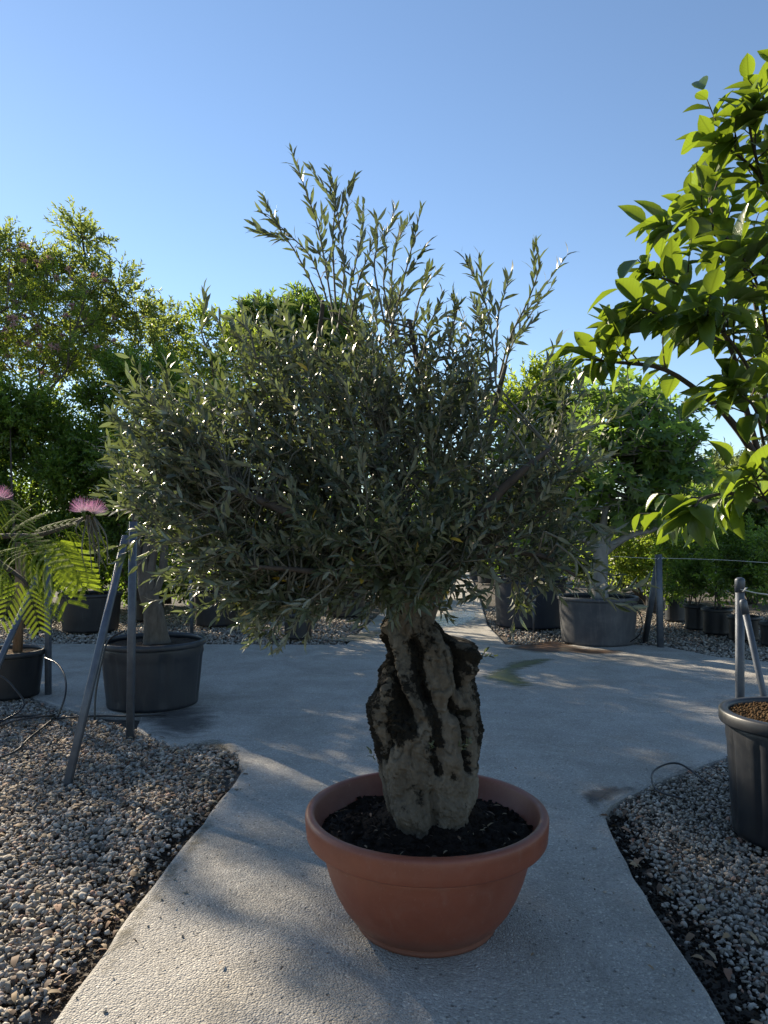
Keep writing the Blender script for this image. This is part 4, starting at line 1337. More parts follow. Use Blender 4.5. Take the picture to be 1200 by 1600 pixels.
# ------------------------------------------------------------------ posts and stakes
def post(label, foot, top, w, cap=False, round_=False, group='galvanised support posts', name='metal_post', cat='post', mat='metal', tip=False):
    foot, top = np.array(foot, float), np.array(top, float)
    root = empty(name, label, cat, tuple(foot), group)
    ax = top - foot
    if round_:
        mb = MB()
        mb.tube(np.array([foot - nrm(ax) * 0.05, foot + ax * 0.5, top]) - foot, w / 2, 20)
        mb.build('shaft', M[mat], root)
    else:
        z = nrm(ax)
        x = nrm(np.cross(np.array((0, 1.0, 0)), z))
        y = np.cross(z, x)
        t = 0.004
        # folded channel: web and two flanges with turned lips
        sec = [(-w / 2, w * .42), (-w / 2, -w * .28), (-w * .34, -w * .42), (w * .34, -w * .42), (w / 2, -w * .28), (w / 2, w * .42)]
        inn = [(a * (1 - 2 * t / w), b_ + (t if i in (1, 2, 3, 4) else 0)) for i, (a, b_) in enumerate(sec)]
        loop = sec + inn[::-1]
        V = np.array([foot * 0 + x * a + y * b_ - z * 0.06 for a, b_ in loop] + [ax + x * a + y * b_ for a, b_ in loop])
        m = len(loop)
        i = np.arange(m)
        F = np.stack((i, (i + 1) % m, (i + 1) % m + m, i + m), 1)
        caps = np.array([(q, q + 1, m - 2 - q, m - 1 - q) for q in range(5)])
        link('shaft', mesh_np('shaft', V, [F, caps[:, ::-1], caps + m], M[mat], False), root)
    if cap:
        mb = MB()
        z = nrm(ax)
        e = ax
        rr = w / 2
        mb.tube(np.array([e - z * 0.07, e - z * 0.002, e + z * 0.008, e + z * 0.014]), np.array([rr + .003, rr + .003, rr * 0.9, rr * 0.45]), 20)
        mb.build('cap', M['metal'], root)
    return root


def gp3(u, v):
    x, y = G(u, v)
    return (x, y, 0)


post('upright grey metal post standing in gravel before the dusty black pot', gp3(203, 1152), P(208, 815, 5.36), 0.05)
post('grey metal brace leaning back across the left gravel bed to the upright post', gp3(106, 1222), P(196, 838, 5.27), 0.044)
post('dark metal post beside the small black pot on the left', gp3(75, 1085), P(75, 860, 6.8), 0.05)
post('grey brace leaning over the small black pot at the left edge', gp3(-52, 1150), P(58, 900, 6.2), 0.04)
pr = post('round capped metal post behind the black pot at the right edge', (P(1156, 800, 4.25)[0], 4.25, 0), P(1156, 906, 4.25), 0.05, True, True)
post('thin capped pole leaning against the round post at the right edge', (P(1232, 800, 4.02)[0], 4.02, 0), P(1161, 940, 4.18), 0.036, True, True)
post('dark metal post between the grey fig pot and the right shrub row', gp3(1032, 1011), P(1029, 866, 9.57), 0.075)
post('dark brace leaning on the far post beside the grey fig pot', gp3(1008, 1000), P(1027, 885, 9.62), 0.07)
post('thin grey stake in front of the black pot behind the left olive', gp3(300, 994), P(297, 880, 10.5), 0.045)


def wire(label, pts, r, n=16):
    c = curve(pts, n)
    o = empty('wire', label, 'wire', tuple(c[0]), 'wires strung between the posts')
    mb = MB()
    mb.tube(c, r, 6)
    mb.build('strand', M['white'], o, off=c[0])
    kb = MB()
    for k in range(4):
        kb.tube(c[0] + np.array([(0.004 * k, -0.026, -0.012 + .006 * k), (0.012 + .004 * k, -0.03, 0.004 * k), (0.02, -0.02, 0.012)]), 0.0028, 6)
    kb.build('knot', M['white'], o, off=c[0])


wire('white wire tied to the round capped post at the right edge', [P(1157, 921, 4.225), P(1200, 929, 4.2), P(1320, 938, 4.15)], 0.0034)
wire('pale wire running left from the far metal post above the pots', [P(1026, 873, 9.52), P(1000, 871.5, 9.6), P(955, 869, 9.75)], 0.003)
wire('pale wire running right from the far metal post behind the hanging leaves', [P(1033, 872, 9.52), P(1090, 873.5, 9.3), P(1140, 875.5, 9.0), P(1210, 880, 8.6)], 0.003)

# ------------------------------------------------------------------ nearer pots and their plants
pot('dusty black pot with a gnarled old trunk behind the left metal posts', -2.015, 6.42, 0.45, 0.56, 'grey_black', 0.84, soil='brown_soil', soil_drop=0.045, seg=96, ribs=6)
pot('small black pot of dry soil with a wooden stake at the left edge', -3.42, 6.72, 0.31, 0.42, 'black', 0.8, soil='tan_soil', soil_drop=0.03, seg=48)
pot('scuffed black pot topped with tan fertiliser cut off by the right edge', 2.035, 3.62, 0.355, 0.61, 'near_black', 0.82, soil='tan_soil', soil_drop=0.045, rim_h=0.05, rim_w=0.03, seg=144, ribs=12)
pot('grey black pot of the fig tree at the path corner with its left side sunlit', 2.895, 9.98, 0.535, 0.625, 'pale_grey', 0.88, soil='soil', seg=64)
pot('big blue black pot left of the fig tree and behind the olive branches', 2.33, 11.75, 0.585, 0.78, 'blue_black', 0.9, seg=56)

# tall wooden stake in the small left pot
st = MB()
st.box((0, 0, 0.45), (0.07, 0.05, 1.1), Matrix.Rotation(R(2), 4, 'Y'))
wst = tag(st.build('wooden_stake', M['wood'], None, False, loc=(-3.33, 6.72, 0.4)), 'brown square wooden stake standing in the small left pot', 'stake')

# fertiliser grains on the near right pot soil
n = 2600
a, r = rng.uniform(0, 2 * np.pi, n), 0.30 * rng.random(n) ** 0.5
stones('fertiliser_grains', np.stack((2.02 + r * np.cos(a), 3.6 + r * np.sin(a)), 1), np.full(n, 0.585) + rng.random(n) * 0.012, rng.uniform(0.008, 0.018, n), (OCT_V, OCT_F),
       (0.8, 1.2), 'tan fertiliser grains on the soil of the right pot', mat='tan_soil')


# label stake by the blue pot
lab = empty('label_stake', 'thin grey stake with a small pale tag in front of the blue black pot', 'plant label', gp3(834, 986))
mb = MB()
mb.tube(np.array([(0, 0, -0.03), (0, 0, 0.46)]), 0.02, 8)
mb.build('stick', M['metal'], lab)
mb = MB()
mb.box((0, -0.025, 0.5), (0.055, 0.012, 0.09))
mb.build('tag', M['white'], lab, False)

# irrigation hoses
hos = [
    ('black drip hose arching over the small left pot and down into the gravel', [P(-30, 1050, 5.9), P(0, 1056, 5.95), P(22, 1075, 5.9), P(36, 1105, 5.8), (-3.0, 5.6, 0.0)]),
    ('black drip hose looping from the small pot to the hose bundle', [P(70, 1028, 6.5), P(90, 1038, 6.3), P(102, 1060, 6.1), P(101, 1090, 5.95), (-2.62, 5.9, 0.0)]),
    ('thin black hose running along the gravel towards the dusty pot', [(-2.62, 5.85, 0.01), (-2.3, 5.9, 0.02), (-2.0, 5.85, 0.03), (-1.75, 5.95, 0.02)]),
    ('black hose hanging behind the leaning brace beside the dusty pot', [P(195, 985, 6.0), P(170, 1000, 6.0), P(160, 1030, 5.95), P(150, 1080, 5.9), (-2.3, 5.85, 0.0)]),
    ('black hose lying in a curve on the gravel below the small pot', [(-2.62, 5.85, 0.015), (-2.55, 5.3, 0.012), (-2.5, 4.9, 0.012), (-2.75, 4.6, 0.012), (-2.95, 4.5, 0.01)]),
    ('black hose fanning left over the gravel from the hose bundle', [(-2.62, 5.85, 0.03), (-2.85, 5.75, 0.05), (-3.1, 5.55, 0.03), (-3.4, 5.3, 0.01)]),
    ('short black hose fanning forward from the hose bundle', [(-2.62, 5.85, 0.04), (-2.8, 5.6, 0.06), (-2.95, 5.35, 0.03), (-3.15, 5.05, 0.01)]),
    ('black hose loop lying against the foot of the right pot', [(1.66, 4.1, 0.01), (1.56, 4.22, 0.02), (1.62, 4.42, 0.06), (1.8, 4.5, 0.08), (1.9, 4.3, 0.02)]),
    ('black hose dropping from the grey fig pot to the dark post', [P(985, 940, 9.5), P(1002, 965, 9.4), P(1000, 990, 9.45), P(985, 1003, 9.6)]),
]
for lbl, pts in hos:
    c = curve(pts, 30)
    mb = MB()
    mb.tube(c, 0.008 if 'right pot' not in lbl else 0.006, 7)
    tag(mb.build('drip_hose', M['hose'], None, loc=tuple(c[0]), off=c[0]), lbl, 'hose', 'black irrigation hoses')

# ------------------------------------------------------------------ gnarled olive in the dusty pot
gx, gy_ = -2.0, 6.45
g_ol = empty('olive_tree', 'small gnarled olive trunk with upright stems in the dusty black pot on the left', 'tree', (gx, gy_, 0.5))
go = np.array((gx, gy_, 0.5))
mb = MB()
c = curve([(gx + 0.02, gy_, 0.48), (gx - 0.01, gy_, 0.75), (gx - 0.03, gy_, 0.86), P(232, 925, 6.45)], 24)
mb.tube(c, np.linspace(0.088, 0.07, len(c)) * (1 + 0.45 * np.exp(-np.arange(len(c)) / 2.5)), 28, lump=0.7, seed=4)
mb.build('trunk', M['bark'], g_ol, off=go)
gl = []
for pts in ([(228, 940), (220, 890), (214, 830), (203, 740)], [(233, 935), (238, 880), (247, 810), (250, 750)], [(237, 940), (254, 890), (260, 830), (280, 770)], [(230, 935), (227, 880), (233, 820), (228, 770)]):
    mb = MB()
    c = curve([P(u, v, 6.45 + 0.05 * i) for i, (u, v) in enumerate(pts)], 16)
    mb.tube(c, np.linspace(0.05, 0.016, len(c)), 12, lump=0.6, seed=pts[1][0])
    mb.build('branch', M['bark'], g_ol, off=go)
    gl.append(c[-1])
S, Dn = ellipsoid_shoots([(p + np.array((0, 0, 0.1)), (0.3, 0.3, 0.28)) for p in gl], 700)
pth = make_paths(S, Dn, rng.uniform(0.15, 0.3, len(S)), 5, 0, 0.1)
pos, D, Nh, ts = shoot_leaves(pth, 14, 0.8, 0.5, True)
L = rng.uniform(0.045, 0.065, len(pos))
tag(link('leaves', leaves_mesh('leaves', tpl_lance(), pos - go, D, Nh, L, L * 0.25, M['olive']), g_ol), kind='stuff')

# ------------------------------------------------------------------ far pots (photo u, bottom v, half width px, top v)
FAR = [
    ('black pot in the left row half hidden by the silk tree fronds', 142, 990, 48, 926, 'black'),
    ('black pot standing behind the drooping left tips of the olive crown', 337, 980, 35, 924, 'black'),
    ('shaded black pot right of the one behind the drooping olive tips', 408, 968, 34, 918, 'black'),
    ('low black pot at the far left edge behind the fronds', 28, 962, 40, 920, 'black'),
    ('black pot glimpsed between the leaning brace and the gnarled trunk', 234, 972, 24, 925, 'black'),
    ('black pot nearest the lane under the lowest olive shoots', 466, 1000, 24, 957, 'black'),
    ('shaded black pot left of the olive trunk at the lane', 540, 965, 34, 915, 'black'),
    ('greyish black pot first in the right shrub row', 1055, 972, 17, 934, 'grey_black'),
    ('narrow black pot behind the dark post on the right', 1022, 958, 14, 925, 'black'),
    ('black pot with pale dusty left side in the right shrub row', 1086, 985, 17, 945, 'black'),
    ('square looking black pot in the middle of the right shrub row', 1120, 993, 23, 950, 'black'),
    ('black pot left of the round capped post', 1162, 1003, 24, 962, 'black'),
    ('black pot right of the thin leaning pole', 1212, 1012, 24, 972, 'black'),
    ('small black pot under the fig tree branches', 1000, 944, 16, 926, 'black'),
    ('far black pot beside the lane under the orange olive leaves', 768, 912, 24, 884, 'black'),
    ('far grey black pot tilting at the lane edge', 742, 906, 10, 886, 'grey_black'),
    ('tiny far black pot between the fig trunk and the dark post', 972, 924, 15, 903, 'black'),
]
far_xy = []
for lbl, u, vb, hwp, vt, mt in FAR:
    yf = CAM_H * FOC / (vb - HZ)
    rad = hwp / FOC * yf * 1.03
    yc = yf + rad * 0.9
    h = CAM_H - (vt - HZ) / FOC * yc
    x = (u - 600) / FOC * yc
    pot(lbl, x, yc, rad, h, mt, 0.85, seg=28, soil='brown_soil')
    far_xy.append((x, yc, h))

# ------------------------------------------------------------------ fig tree in the grey pot
fb = (2.93, 9.98, 0.57)


def fig_tree():
    root = empty('fig_tree', 'fig tree with smooth pale trunk and lobed leaves in the grey black pot', 'tree', fb)
    off = np.array(fb)
    mb = MB()
    c = curve([off - np.array((0, 0, .02)), P(938, 900, 9.98), P(938, 862, 9.98), P(936, 850, 9.98)], 14)
    mb.tube(c, np.linspace(0.10, 0.092, len(c)) * (1 + 0.25 * np.exp(-np.arange(len(c)) / 1.5)), 18, lump=0.15, seed=2)
    mb.build('trunk', M['pale_bark'], root, off=off)
    limbs = [([(937, 868), (920, 846), (900, 835), (878, 800), (860, 740)], 0), ([(937, 862), (928, 830), (915, 800), (900, 740), (905, 690)], .2), ([(938, 868), (960, 850), (990, 835), (1025, 825), (1050, 790)], -.1),
             ([(940, 862), (952, 835), (975, 800), (985, 740), (984, 660)], .15), ([(938, 860), (942, 820), (950, 770), (955, 700)], -.25), ([(975, 800), (1010, 770), (1035, 730), (1050, 690)], 0)]
    ends = []
    for pts, dz in limbs:
        c = curve([P(u, v, 9.98 + dz * i / 3) for i, (u, v) in enumerate(pts)], 18)
        mb = MB()
        mb.tube(c, np.linspace(0.068, 0.015, len(c)), 10, lump=0.15, seed=pts[1][0])
        mb.build('branch', M['pale_bark'], root, off=off)
        ends.append(c)
    lob = [(950, 660, 40, 35), (1000, 665, 45, 40), (1045, 655, 25, 20), (1040, 705, 40, 35), (900, 720, 50, 50), (970, 730, 60, 50), (1030, 765, 50, 40), (930, 780, 55, 40), (1060, 730, 20, 25), (985, 790, 50, 35), (870, 800, 40, 40), (985, 625, 30, 20)]
    L_ = []
    for u, v, a, b_ in lob:
        y = 9.98 + rng.uniform(-0.4, 0.4)
        L_.append((P(u, v, y), (a / FOC * y, 0.45, b_ / FOC * y)))
    S, Dn = ellipsoid_shoots(L_, 250, 6)
    pth = make_paths(S, Dn, rng.uniform(0.2, 0.4, len(S)), 5, 0.05, 0.1)
    tw = MB()
    allp = np.concatenate(ends)
    for i in range(len(S)):
        j = np.argmin(np.linalg.norm(allp - S[i], axis=1))
        q = np.concatenate((allp[j:j + 1], pth[i, ::2]))
        tw.tube(q, np.linspace(0.014, 0.005, len(q)), 4, cap=False)
    tag(tw.build('twigs', M['pale_bark'], root, off=off), kind='stuff')
    pos, D, Nh, ts = shoot_leaves(pth, 8, 1.15, 1.0, False, 0.2, 0.4)
    D[:, 2] -= 0.25
    L = rng.uniform(0.13, 0.24, len(pos))
    tpl = tpl_fig()
    order = np.argsort(pos[:, 1])
    sel, rest = order[:300], order[300:]
    metas = [mesh_np('leaf', tpl[0], tpl[1], M['fig'], True, np.full(len(tpl[0]), q)) for q in (0.2, 0.5, 0.8)]
    leaf_objects(root, metas, pos[sel], D[sel], Nh[sel], L[sel], L[sel])
    tag(link('leaves', leaves_mesh('leaves', tpl, pos[rest] - off, D[rest], Nh[rest], L[rest], L[rest], M['fig']), root), kind='stuff')


fig_tree()

# ------------------------------------------------------------------ background trees
T2 = tpl_diamond()
TW = tpl_diamond(0.12, 0.45)


def blossoms(root, off, paths):
    k = rng.choice(len(paths), min(90, len(paths)), replace=False)
    tip = paths[k, -1]
    n = 26
    pos = np.repeat(tip, n, 0)
    D = nrm(rng.normal(size=(len(pos), 3)) + np.array((0, 0, 0.9)))
    L = rng.uniform(0.05, 0.09, len(pos))
    me = leaves_mesh('blossoms', T2, pos - off, D, rng.normal(size=(len(pos), 3)), L, L * 0.16, M['blossom'])
    tag(link('blossoms', me, root), kind='stuff')


BGG = 'trees behind the left pots'
build_tree('tall_tree', 'tallest airy olive brown tree with a high tuft at the upper left', 'tree', (-7.6, 14, 0),
           [(15, 400, 50, 38), (68, 428, 40, 34), (128, 372, 30, 32), (138, 425, 30, 28), (182, 462, 38, 40), (212, 505, 32, 36), (150, 515, 50, 38), (60, 500, 50, 42), (-50, 430, 50, 42), (-115, 375, 48, 40), (-175, 330, 52, 42), (-160, 440, 48, 36), (-60, 360, 40, 34), (-215, 400, 40, 34), (-30, 540, 50, 36), (228, 550, 28, 30), (100, 590, 50, 32), (-110, 500, 40, 30), (-240, 500, 42, 30), (-150, 316, 62, 36), (-120, 338, 50, 34), (-190, 300, 40, 34), (20, 410, 50, 36), (75, 440, 45, 34), (178, 475, 42, 40), (140, 520, 52, 38), (130, 385, 28, 30), (90, 560, 60, 36)], 14, 'airy', 0.125, 0.048, 0.40, 12, 400, 'dark_bark', 0.09, TW, 0.9, -0.15, rdepth=0.9, sub=12, up=0.3, tight=0.42)  # unseen crown lobes left of view are added to shade the path
build_tree('silk_tree', 'feathery yellow green silk tree dotted with pale pink blossoms at the left edge', 'tree', (-5.6, 11.9, 0),
           [(30, 480, 45, 32), (90, 452, 50, 30), (135, 465, 35, 28), (20, 540, 45, 35), (110, 515, 50, 30), (60, 580, 60, 25), (120, 560, 40, 22), (-40, 500, 50, 50), (-60, 580, 50, 50), (15, 420, 25, 20)], 11.9, 'silk', 0.085, 0.025, 0.36, 18, 330, 'bark', 0.09, TW, 1.25, -0.25, rdepth=0.9, up=1.0, fork=0.6, opposite=True, extra=blossoms, tight=0.36)
build_tree('narrow_tree', 'slim yellow tinged tree right of the tall airy tree', 'tree', (-4.6, 15.5, 0),
           [(258, 500, 22, 35), (250, 545, 28, 35), (275, 540, 18, 30)], 15.5, 'airy', 0.12, 0.055, 0.35, 11, 480, 'dark_bark', 0.07, T2)
build_tree('lime_tree', 'bright lime green bushy tree behind the left shoulder of the olive', 'tree', (-3.6, 14.2, 0),
           [(318, 530, 35, 38), (345, 560, 45, 45), (300, 585, 45, 45), (380, 560, 30, 30), (335, 620, 60, 45)], 14.2, 'lime', 0.12, 0.06, 0.35, 11, 360, 'bark', 0.08, T2)
build_tree('dark_tree', 'dark green drooping tree behind the olive crown top', 'tree', (-2.2, 18, 0),
           [(420, 510, 45, 32), (470, 492, 42, 30), (392, 535, 40, 36), (510, 525, 50, 40), (450, 565, 70, 60), (540, 585, 50, 60)], 18, 'green_tree', 0.2, 0.06, 0.45, 12, 750, 'dark_bark', 0.1, TW, 0.9, -0.35)
HG = 'clipped glossy shrubs behind the left pots'
build_tree('laurel_shrub', 'dense glossy dark shrub at the left edge under the silk tree', 'shrub', (-5.5, 11.4, 0),
           [(40, 690, 75, 60), (60, 790, 85, 80), (15, 640, 45, 35), (95, 730, 60, 55), (-60, 700, 70, 90), (-40, 830, 80, 80), (70, 870, 80, 55)], 11.4, 'laurel', 0.10, 0.042, 0.28, 9, 1700, 'dark_bark', 0.05, T2, 0.95, 0.05, stems=4)
build_tree('laurel_shrub', 'dense glossy shrub with sunlit top above the dusty pot trunk', 'shrub', (-4.0, 11.9, 0.4),
           [(185, 620, 55, 50), (235, 600, 45, 40), (200, 700, 75, 70), (225, 790, 70, 70), (175, 840, 65, 60), (250, 850, 50, 50)], 11.9, 'laurel', 0.10, 0.042, 0.28, 9, 1700, 'dark_bark', 0.05, T2, 0.95, 0.05, stems=4)
build_tree('laurel_shrub', 'glossy green shrub in the pot behind the drooping olive tips', 'shrub', (far_xy[1][0], far_xy[1][1], 0.5),
           [(320, 660, 60, 50), (300, 740, 65, 70), (350, 790, 70, 70), (330, 860, 60, 45)], 12.3, 'laurel', 0.11, 0.045, 0.28, 9, 650, 'dark_bark', 0.05, T2, 0.95, 0.05, stems=4)
build_tree('laurel_shrub', 'dark shrub behind the middle of the olive crown', 'shrub', (far_xy[2][0], far_xy[2][1], 0.45),
           [(420, 650, 60, 55), (410, 750, 70, 80), (460, 820, 70, 60), (430, 870, 60, 40), (500, 720, 50, 70)], 13.2, 'citrus', 0.11, 0.045, 0.3, 9, 300, 'dark_bark', 0.05, T2, 0.95, 0.05, stems=4)
build_tree('laurel_shrub', 'dark shrub left of the lane behind the olive limbs', 'shrub', (far_xy[6][0], far_xy[6][1], 0.45),
           [(560, 660, 50, 60), (550, 760, 60, 80), (590, 830, 55, 50), (540, 870, 60, 38), (620, 720, 35, 60)], 14.2, 'citrus', 0.11, 0.045, 0.3, 9, 300, 'dark_bark', 0.05, T2, 0.95, 0.05, stems=4)
build_tree('leafy_tree', 'light green tree in the blue black pot rising over the right olive branches', 'tree', (2.33, 11.75, 0.72),
           [(820, 615, 32, 24), (860, 605, 36, 24), (895, 610, 28, 24), (840, 650, 55, 40), (800, 650, 30, 35), (890, 670, 40, 45), (830, 720, 60, 55), (860, 790, 65, 50), (800, 800, 45, 50)], 11.9, 'lime', 0.12, 0.055, 0.3, 10, 1000, 'bark', 0.06, T2, fork=0.35)
SG = 'potted shrubs of the right row'
for i, (k, us, lbl) in enumerate(((7, 1052, 'green shrub in the greyish first pot of the right row'), (9, 1086, 'green shrub in the pot with the dusty side'), (10, 1122, 'broad green shrub in the square looking pot'),
                                  (11, 1164, 'green shrub behind the round capped post'), (12, 1215, 'green shrub at the right edge behind the leaning pole'))):
    x, y, h = far_xy[k]
    build_tree('citrus_shrub', lbl, 'shrub', (x, y, h - 0.06), [(us - 4, 880, 26, 34), (us + 6, 846, 28, 30), (us - 8, 912, 22, 22), (us + 12, 905, 20, 24)], y, 'citrus' if i % 2 else 'laurel', 0.085, 0.04, 0.2, 9, 1500, 'dark_bark', 0.022, T2, 0.95, 0.0, SG, stems=3)
build_tree('hedge_tree', 'dark green tree behind the right shrub row under the bamboo', 'tree', (7.6, 15.2, 0),
           [(1120, 815, 60, 40), (1180, 800, 60, 45), (1070, 830, 50, 40), (1150, 860, 80, 40), (1240, 800, 60, 60)], 15.2, 'citrus', 0.13, 0.055, 0.34, 9, 900, 'dark_bark', 0.07, T2, stems=3)
build_tree('hedge_tree', 'sunlit green tree beyond the fig pot and its post', 'tree', (5.1, 14.0, 0),
           [(1000, 850, 50, 35), (1035, 815, 45, 40), (960, 860, 40, 35), (1010, 885, 50, 28), (1060, 880, 40, 30)], 14.0, 'lime', 0.11, 0.05, 0.3, 9, 900, 'dark_bark', 0.06, T2, stems=3)
for lbl, px, y, mt in (
        ('dark shrub behind the far left edge pot', [(-20, 880, 70, 42), (40, 905, 60, 28), (20, 850, 60, 40)], 15.5, 'citrus'),
        ('dark shrub between the left pots under the glossy shrubs', [(130, 885, 60, 40), (190, 900, 55, 32), (160, 850, 60, 40)], 15.0, 'citrus'),
        ('dark shrub filling the gap behind the gnarled trunk', [(270, 890, 55, 38), (320, 905, 50, 28), (260, 840, 60, 50)], 15.4, 'laurel'),
        ('dark shrub under the olive crown behind the shaded pots', [(400, 895, 60, 36), (460, 905, 55, 30), (430, 860, 70, 40)], 16, 'citrus'),
        ('dark shrub left of the lane at the back of the left row', [(530, 890, 55, 36), (585, 885, 42, 34), (600, 850, 40, 40)], 17, 'citrus'),
        ('shrub beyond the blue black pot', [(800, 865, 38, 34), (845, 860, 42, 34), (820, 885, 46, 20)], 17, 'laurel'),
        ('shrub beyond the fig trunk', [(900, 860, 45, 36), (950, 870, 40, 28), (925, 885, 46, 20)], 17.5, 'citrus'),
        ('shrub in the second line behind the right row', [(1060, 870, 55, 36), (1110, 880, 50, 30), (1085, 850, 50, 34)], 16.5, 'citrus'),
        ('shrub at the back behind the round capped post', [(1170, 870, 50, 36), (1220, 880, 50, 34), (1190, 845, 50, 34)], 16.5, 'laurel')):
    c0 = P(np.mean([p[0] for p in px]), 800, y)
    build_tree('background_shrub', lbl, 'shrub', (c0[0], y, 0), px, y, mt, 0.12, 0.055, 0.28, 9, 1000, 'dark_bark', 0.03, T2, 0.95, 0.0, stems=3)
for lbl, px, y in (('pale feathery bamboo clump beyond the fig tree under the open sky', [(1105, 765, 30, 26), (1135, 745, 22, 24), (1090, 800, 40, 30), (1120, 735, 12, 22)], 25), ('pale feathery bamboo clump at the right edge behind the persimmon fork', [(1175, 760, 36, 30), (1200, 745, 36, 34), (1150, 790, 40, 30), (1240, 760, 40, 40)], 24)):
    c0 = P(np.mean([p[0] for p in px]), 800, y)
    build_tree('bamboo', lbl, 'bamboo', (c0[0], y, 0), px, y, 'bamboo', 0.22, 0.035, 0.7, 14, 500, 'bark', 0.05, TW, 0.6, -0.15, stems=5)
for lbl, px, y, mt in (('distant tree closing the view at the end of the lane', [(715, 830, 45, 35), (755, 800, 40, 50), (700, 770, 40, 40), (745, 860, 40, 22)], 34, 'green_tree'),
                       ('distant green tree right of the lane behind the far pots', [(790, 850, 30, 30), (815, 800, 40, 50), (775, 800, 25, 35)], 24, 'lime'),
                       ('distant dark tree left of the lane behind the olive trunk', [(650, 800, 35, 60), (640, 860, 40, 40), (660, 740, 30, 40)], 26, 'citrus')):
    c0 = P(px[0][0], 800, y)
    build_tree('far_tree', lbl, 'tree', (c0[0], y, 0), px, y, mt, 0.2, 0.09, 0.5, 9, 220, 'dark_bark', 0.12, T2)

# ------------------------------------------------------------------ persimmon tree, right edge
pb = (2.06, 3.6, 0.56)


def persimmon():
    root = empty('persimmon_tree', 'tree with big glossy sunlit leaves reaching in from the right edge', 'tree', pb)
    off = np.array(pb)
    br = [
        ([(1258, 1128, 3.6), (1250, 980, 3.6), (1240, 860, 3.58), (1215, 770, 3.52)], 0.03, 0.024, 0),
        ([(1215, 770, 3.52), (1190, 728, 3.48), (1150, 668, 3.4), (1112, 628, 3.34), (1040, 578, 3.26), (965, 566, 3.2), (915, 562, 3.15)], 0.022, 0.004, 2),
        ([(1190, 728, 3.48), (1166, 640, 3.4), (1140, 540, 3.3), (1085, 460, 3.22), (1010, 425, 3.15)], 0.016, 0.004, 1),
        ([(1215, 770, 3.52), (1195, 620, 3.5), (1180, 470, 3.4), (1145, 385, 3.3), (1080, 325, 3.2)], 0.018, 0.004, 1),
        ([(1240, 860, 3.58), (1235, 600, 3.55), (1225, 390, 3.45), (1190, 280, 3.35), (1115, 215, 3.25)], 0.02, 0.004, 1),
        ([(1225, 390, 3.45), (1215, 260, 3.4), (1205, 190, 3.38), (1188, 140, 3.35)], 0.012, 0.004, 1),
        ([(1238, 850, 3.58), (1200, 795, 3.4), (1150, 772, 3.25), (1100, 778, 3.12), (1080, 800, 3.05)], 0.014, 0.004, 1),
        ([(1140, 540, 3.3), (1100, 520, 3.2), (1050, 500, 3.1), (1000, 480, 3.0)], 0.009, 0.003, 1),
        ([(1180, 470, 3.4), (1120, 400, 3.5), (1070, 370, 3.55), (1035, 350, 3.6)], 0.009, 0.003, 1),
        ([(1195, 620, 3.5), (1160, 560, 3.1), (1130, 520, 2.95), (1090, 490, 2.9)], 0.010, 0.003, 1),
        ([(1225, 600, 3.55), (1200, 520, 3.2), (1185, 450, 3.05), (1160, 400, 2.95)], 0.010, 0.003, 1),
        ([(1215, 770, 3.52), (1195, 700, 3.25), (1180, 640, 3.1), (1150, 610, 3.0)], 0.010, 0.003, 1),
        ([(1250, 980, 3.6), (1300, 700, 3.7), (1330, 450, 3.8), (1340, 250, 3.8)], 0.02, 0.004, 1),
        ([(1240, 860, 3.58), (1280, 600, 3.9), (1260, 400, 4.1), (1230, 300, 4.1)], 0.018, 0.004, 1),
        ([(1300, 700, 3.7), (1380, 560, 3.6), (1430, 450, 3.5)], 0.012, 0.004, 1),
        ([(1225, 390, 3.45), (1250, 280, 3.3), (1260, 190, 3.2)], 0.010, 0.003, 1),
        ([(1190, 280, 3.35), (1175, 220, 3.2), (1170, 180, 3.15)], 0.008, 0.003, 1),
        ([(1140, 380, 3.3), (1110, 320, 3.35), (1115, 270, 3.4)], 0.008, 0.003, 1),
        ([(1238, 850, 3.58), (1210, 800, 3.3), (1190, 770, 3.2), (1175, 740, 3.15)], 0.008, 0.003, 1),
    ]
    P_, Dd, Nn, Ll = [], [], [], []
    tw = MB()

    def cluster(path, per, l0, l1, droop):
        a, b_, c_, d_ = shoot_leaves(path[None], per, 1.0, 1.0, False, 0.1, 0.3)
        b_ = nrm(b_)
        b_[:, 2] -= droop
        P_.append(a); Dd.append(b_); Nn.append(c_ * 0.7 + rng.normal(0, 0.3, c_.shape) + np.array((0, 0, 0.8))); Ll.append(rng.uniform(l0, l1, len(a)))

    for bi, (pts, r0, r1, lf) in enumerate(br):
        c = curve([P(*p) for p in pts], 28)
        mb = MB()
        mb.tube(c, np.linspace(r0, r1, len(c)), 10, lump=0.12, seed=bi)
        mb.build('trunk' if bi == 0 else 'branch', M['dark_bark'], root, off=off)
        if not lf:
            continue
        length = np.linalg.norm(np.diff(c, axis=0), axis=1).sum()
        start = 0.62 if bi == 1 else (0.5 if bi in (6, 12, 13) else 0.3)
        cluster(c[-6:], 7, 0.13, 0.20, 0.25)
        ns = int(length * (1 - start) / 0.075)
        for s in range(ns):
            k = int(len(c) * (start + (0.97 - start) * s / max(1, ns)))
            k = min(k, len(c) - 3)
            t_ = nrm(c[k + 1] - c[k])
            sd = nrm(t_ * 0.5 + nrm(rng.normal(size=3)) * np.array((0.8, 0.8, 0.6)) + np.array((0, 0, 0.3 if bi != 6 else -0.15)))
            l_ = rng.uniform(0.10, 0.26)
            p = make_paths(c[k][None], sd[None], np.array([l_]), 6, 0.12, 0.08)[0]
            tw.tube(p, np.linspace(0.004, 0.002, 6), 5, cap=False)
            cluster(p, int(rng.integers(5, 8)), 0.085, 0.18, 0.42 if bi != 6 else 0.75)
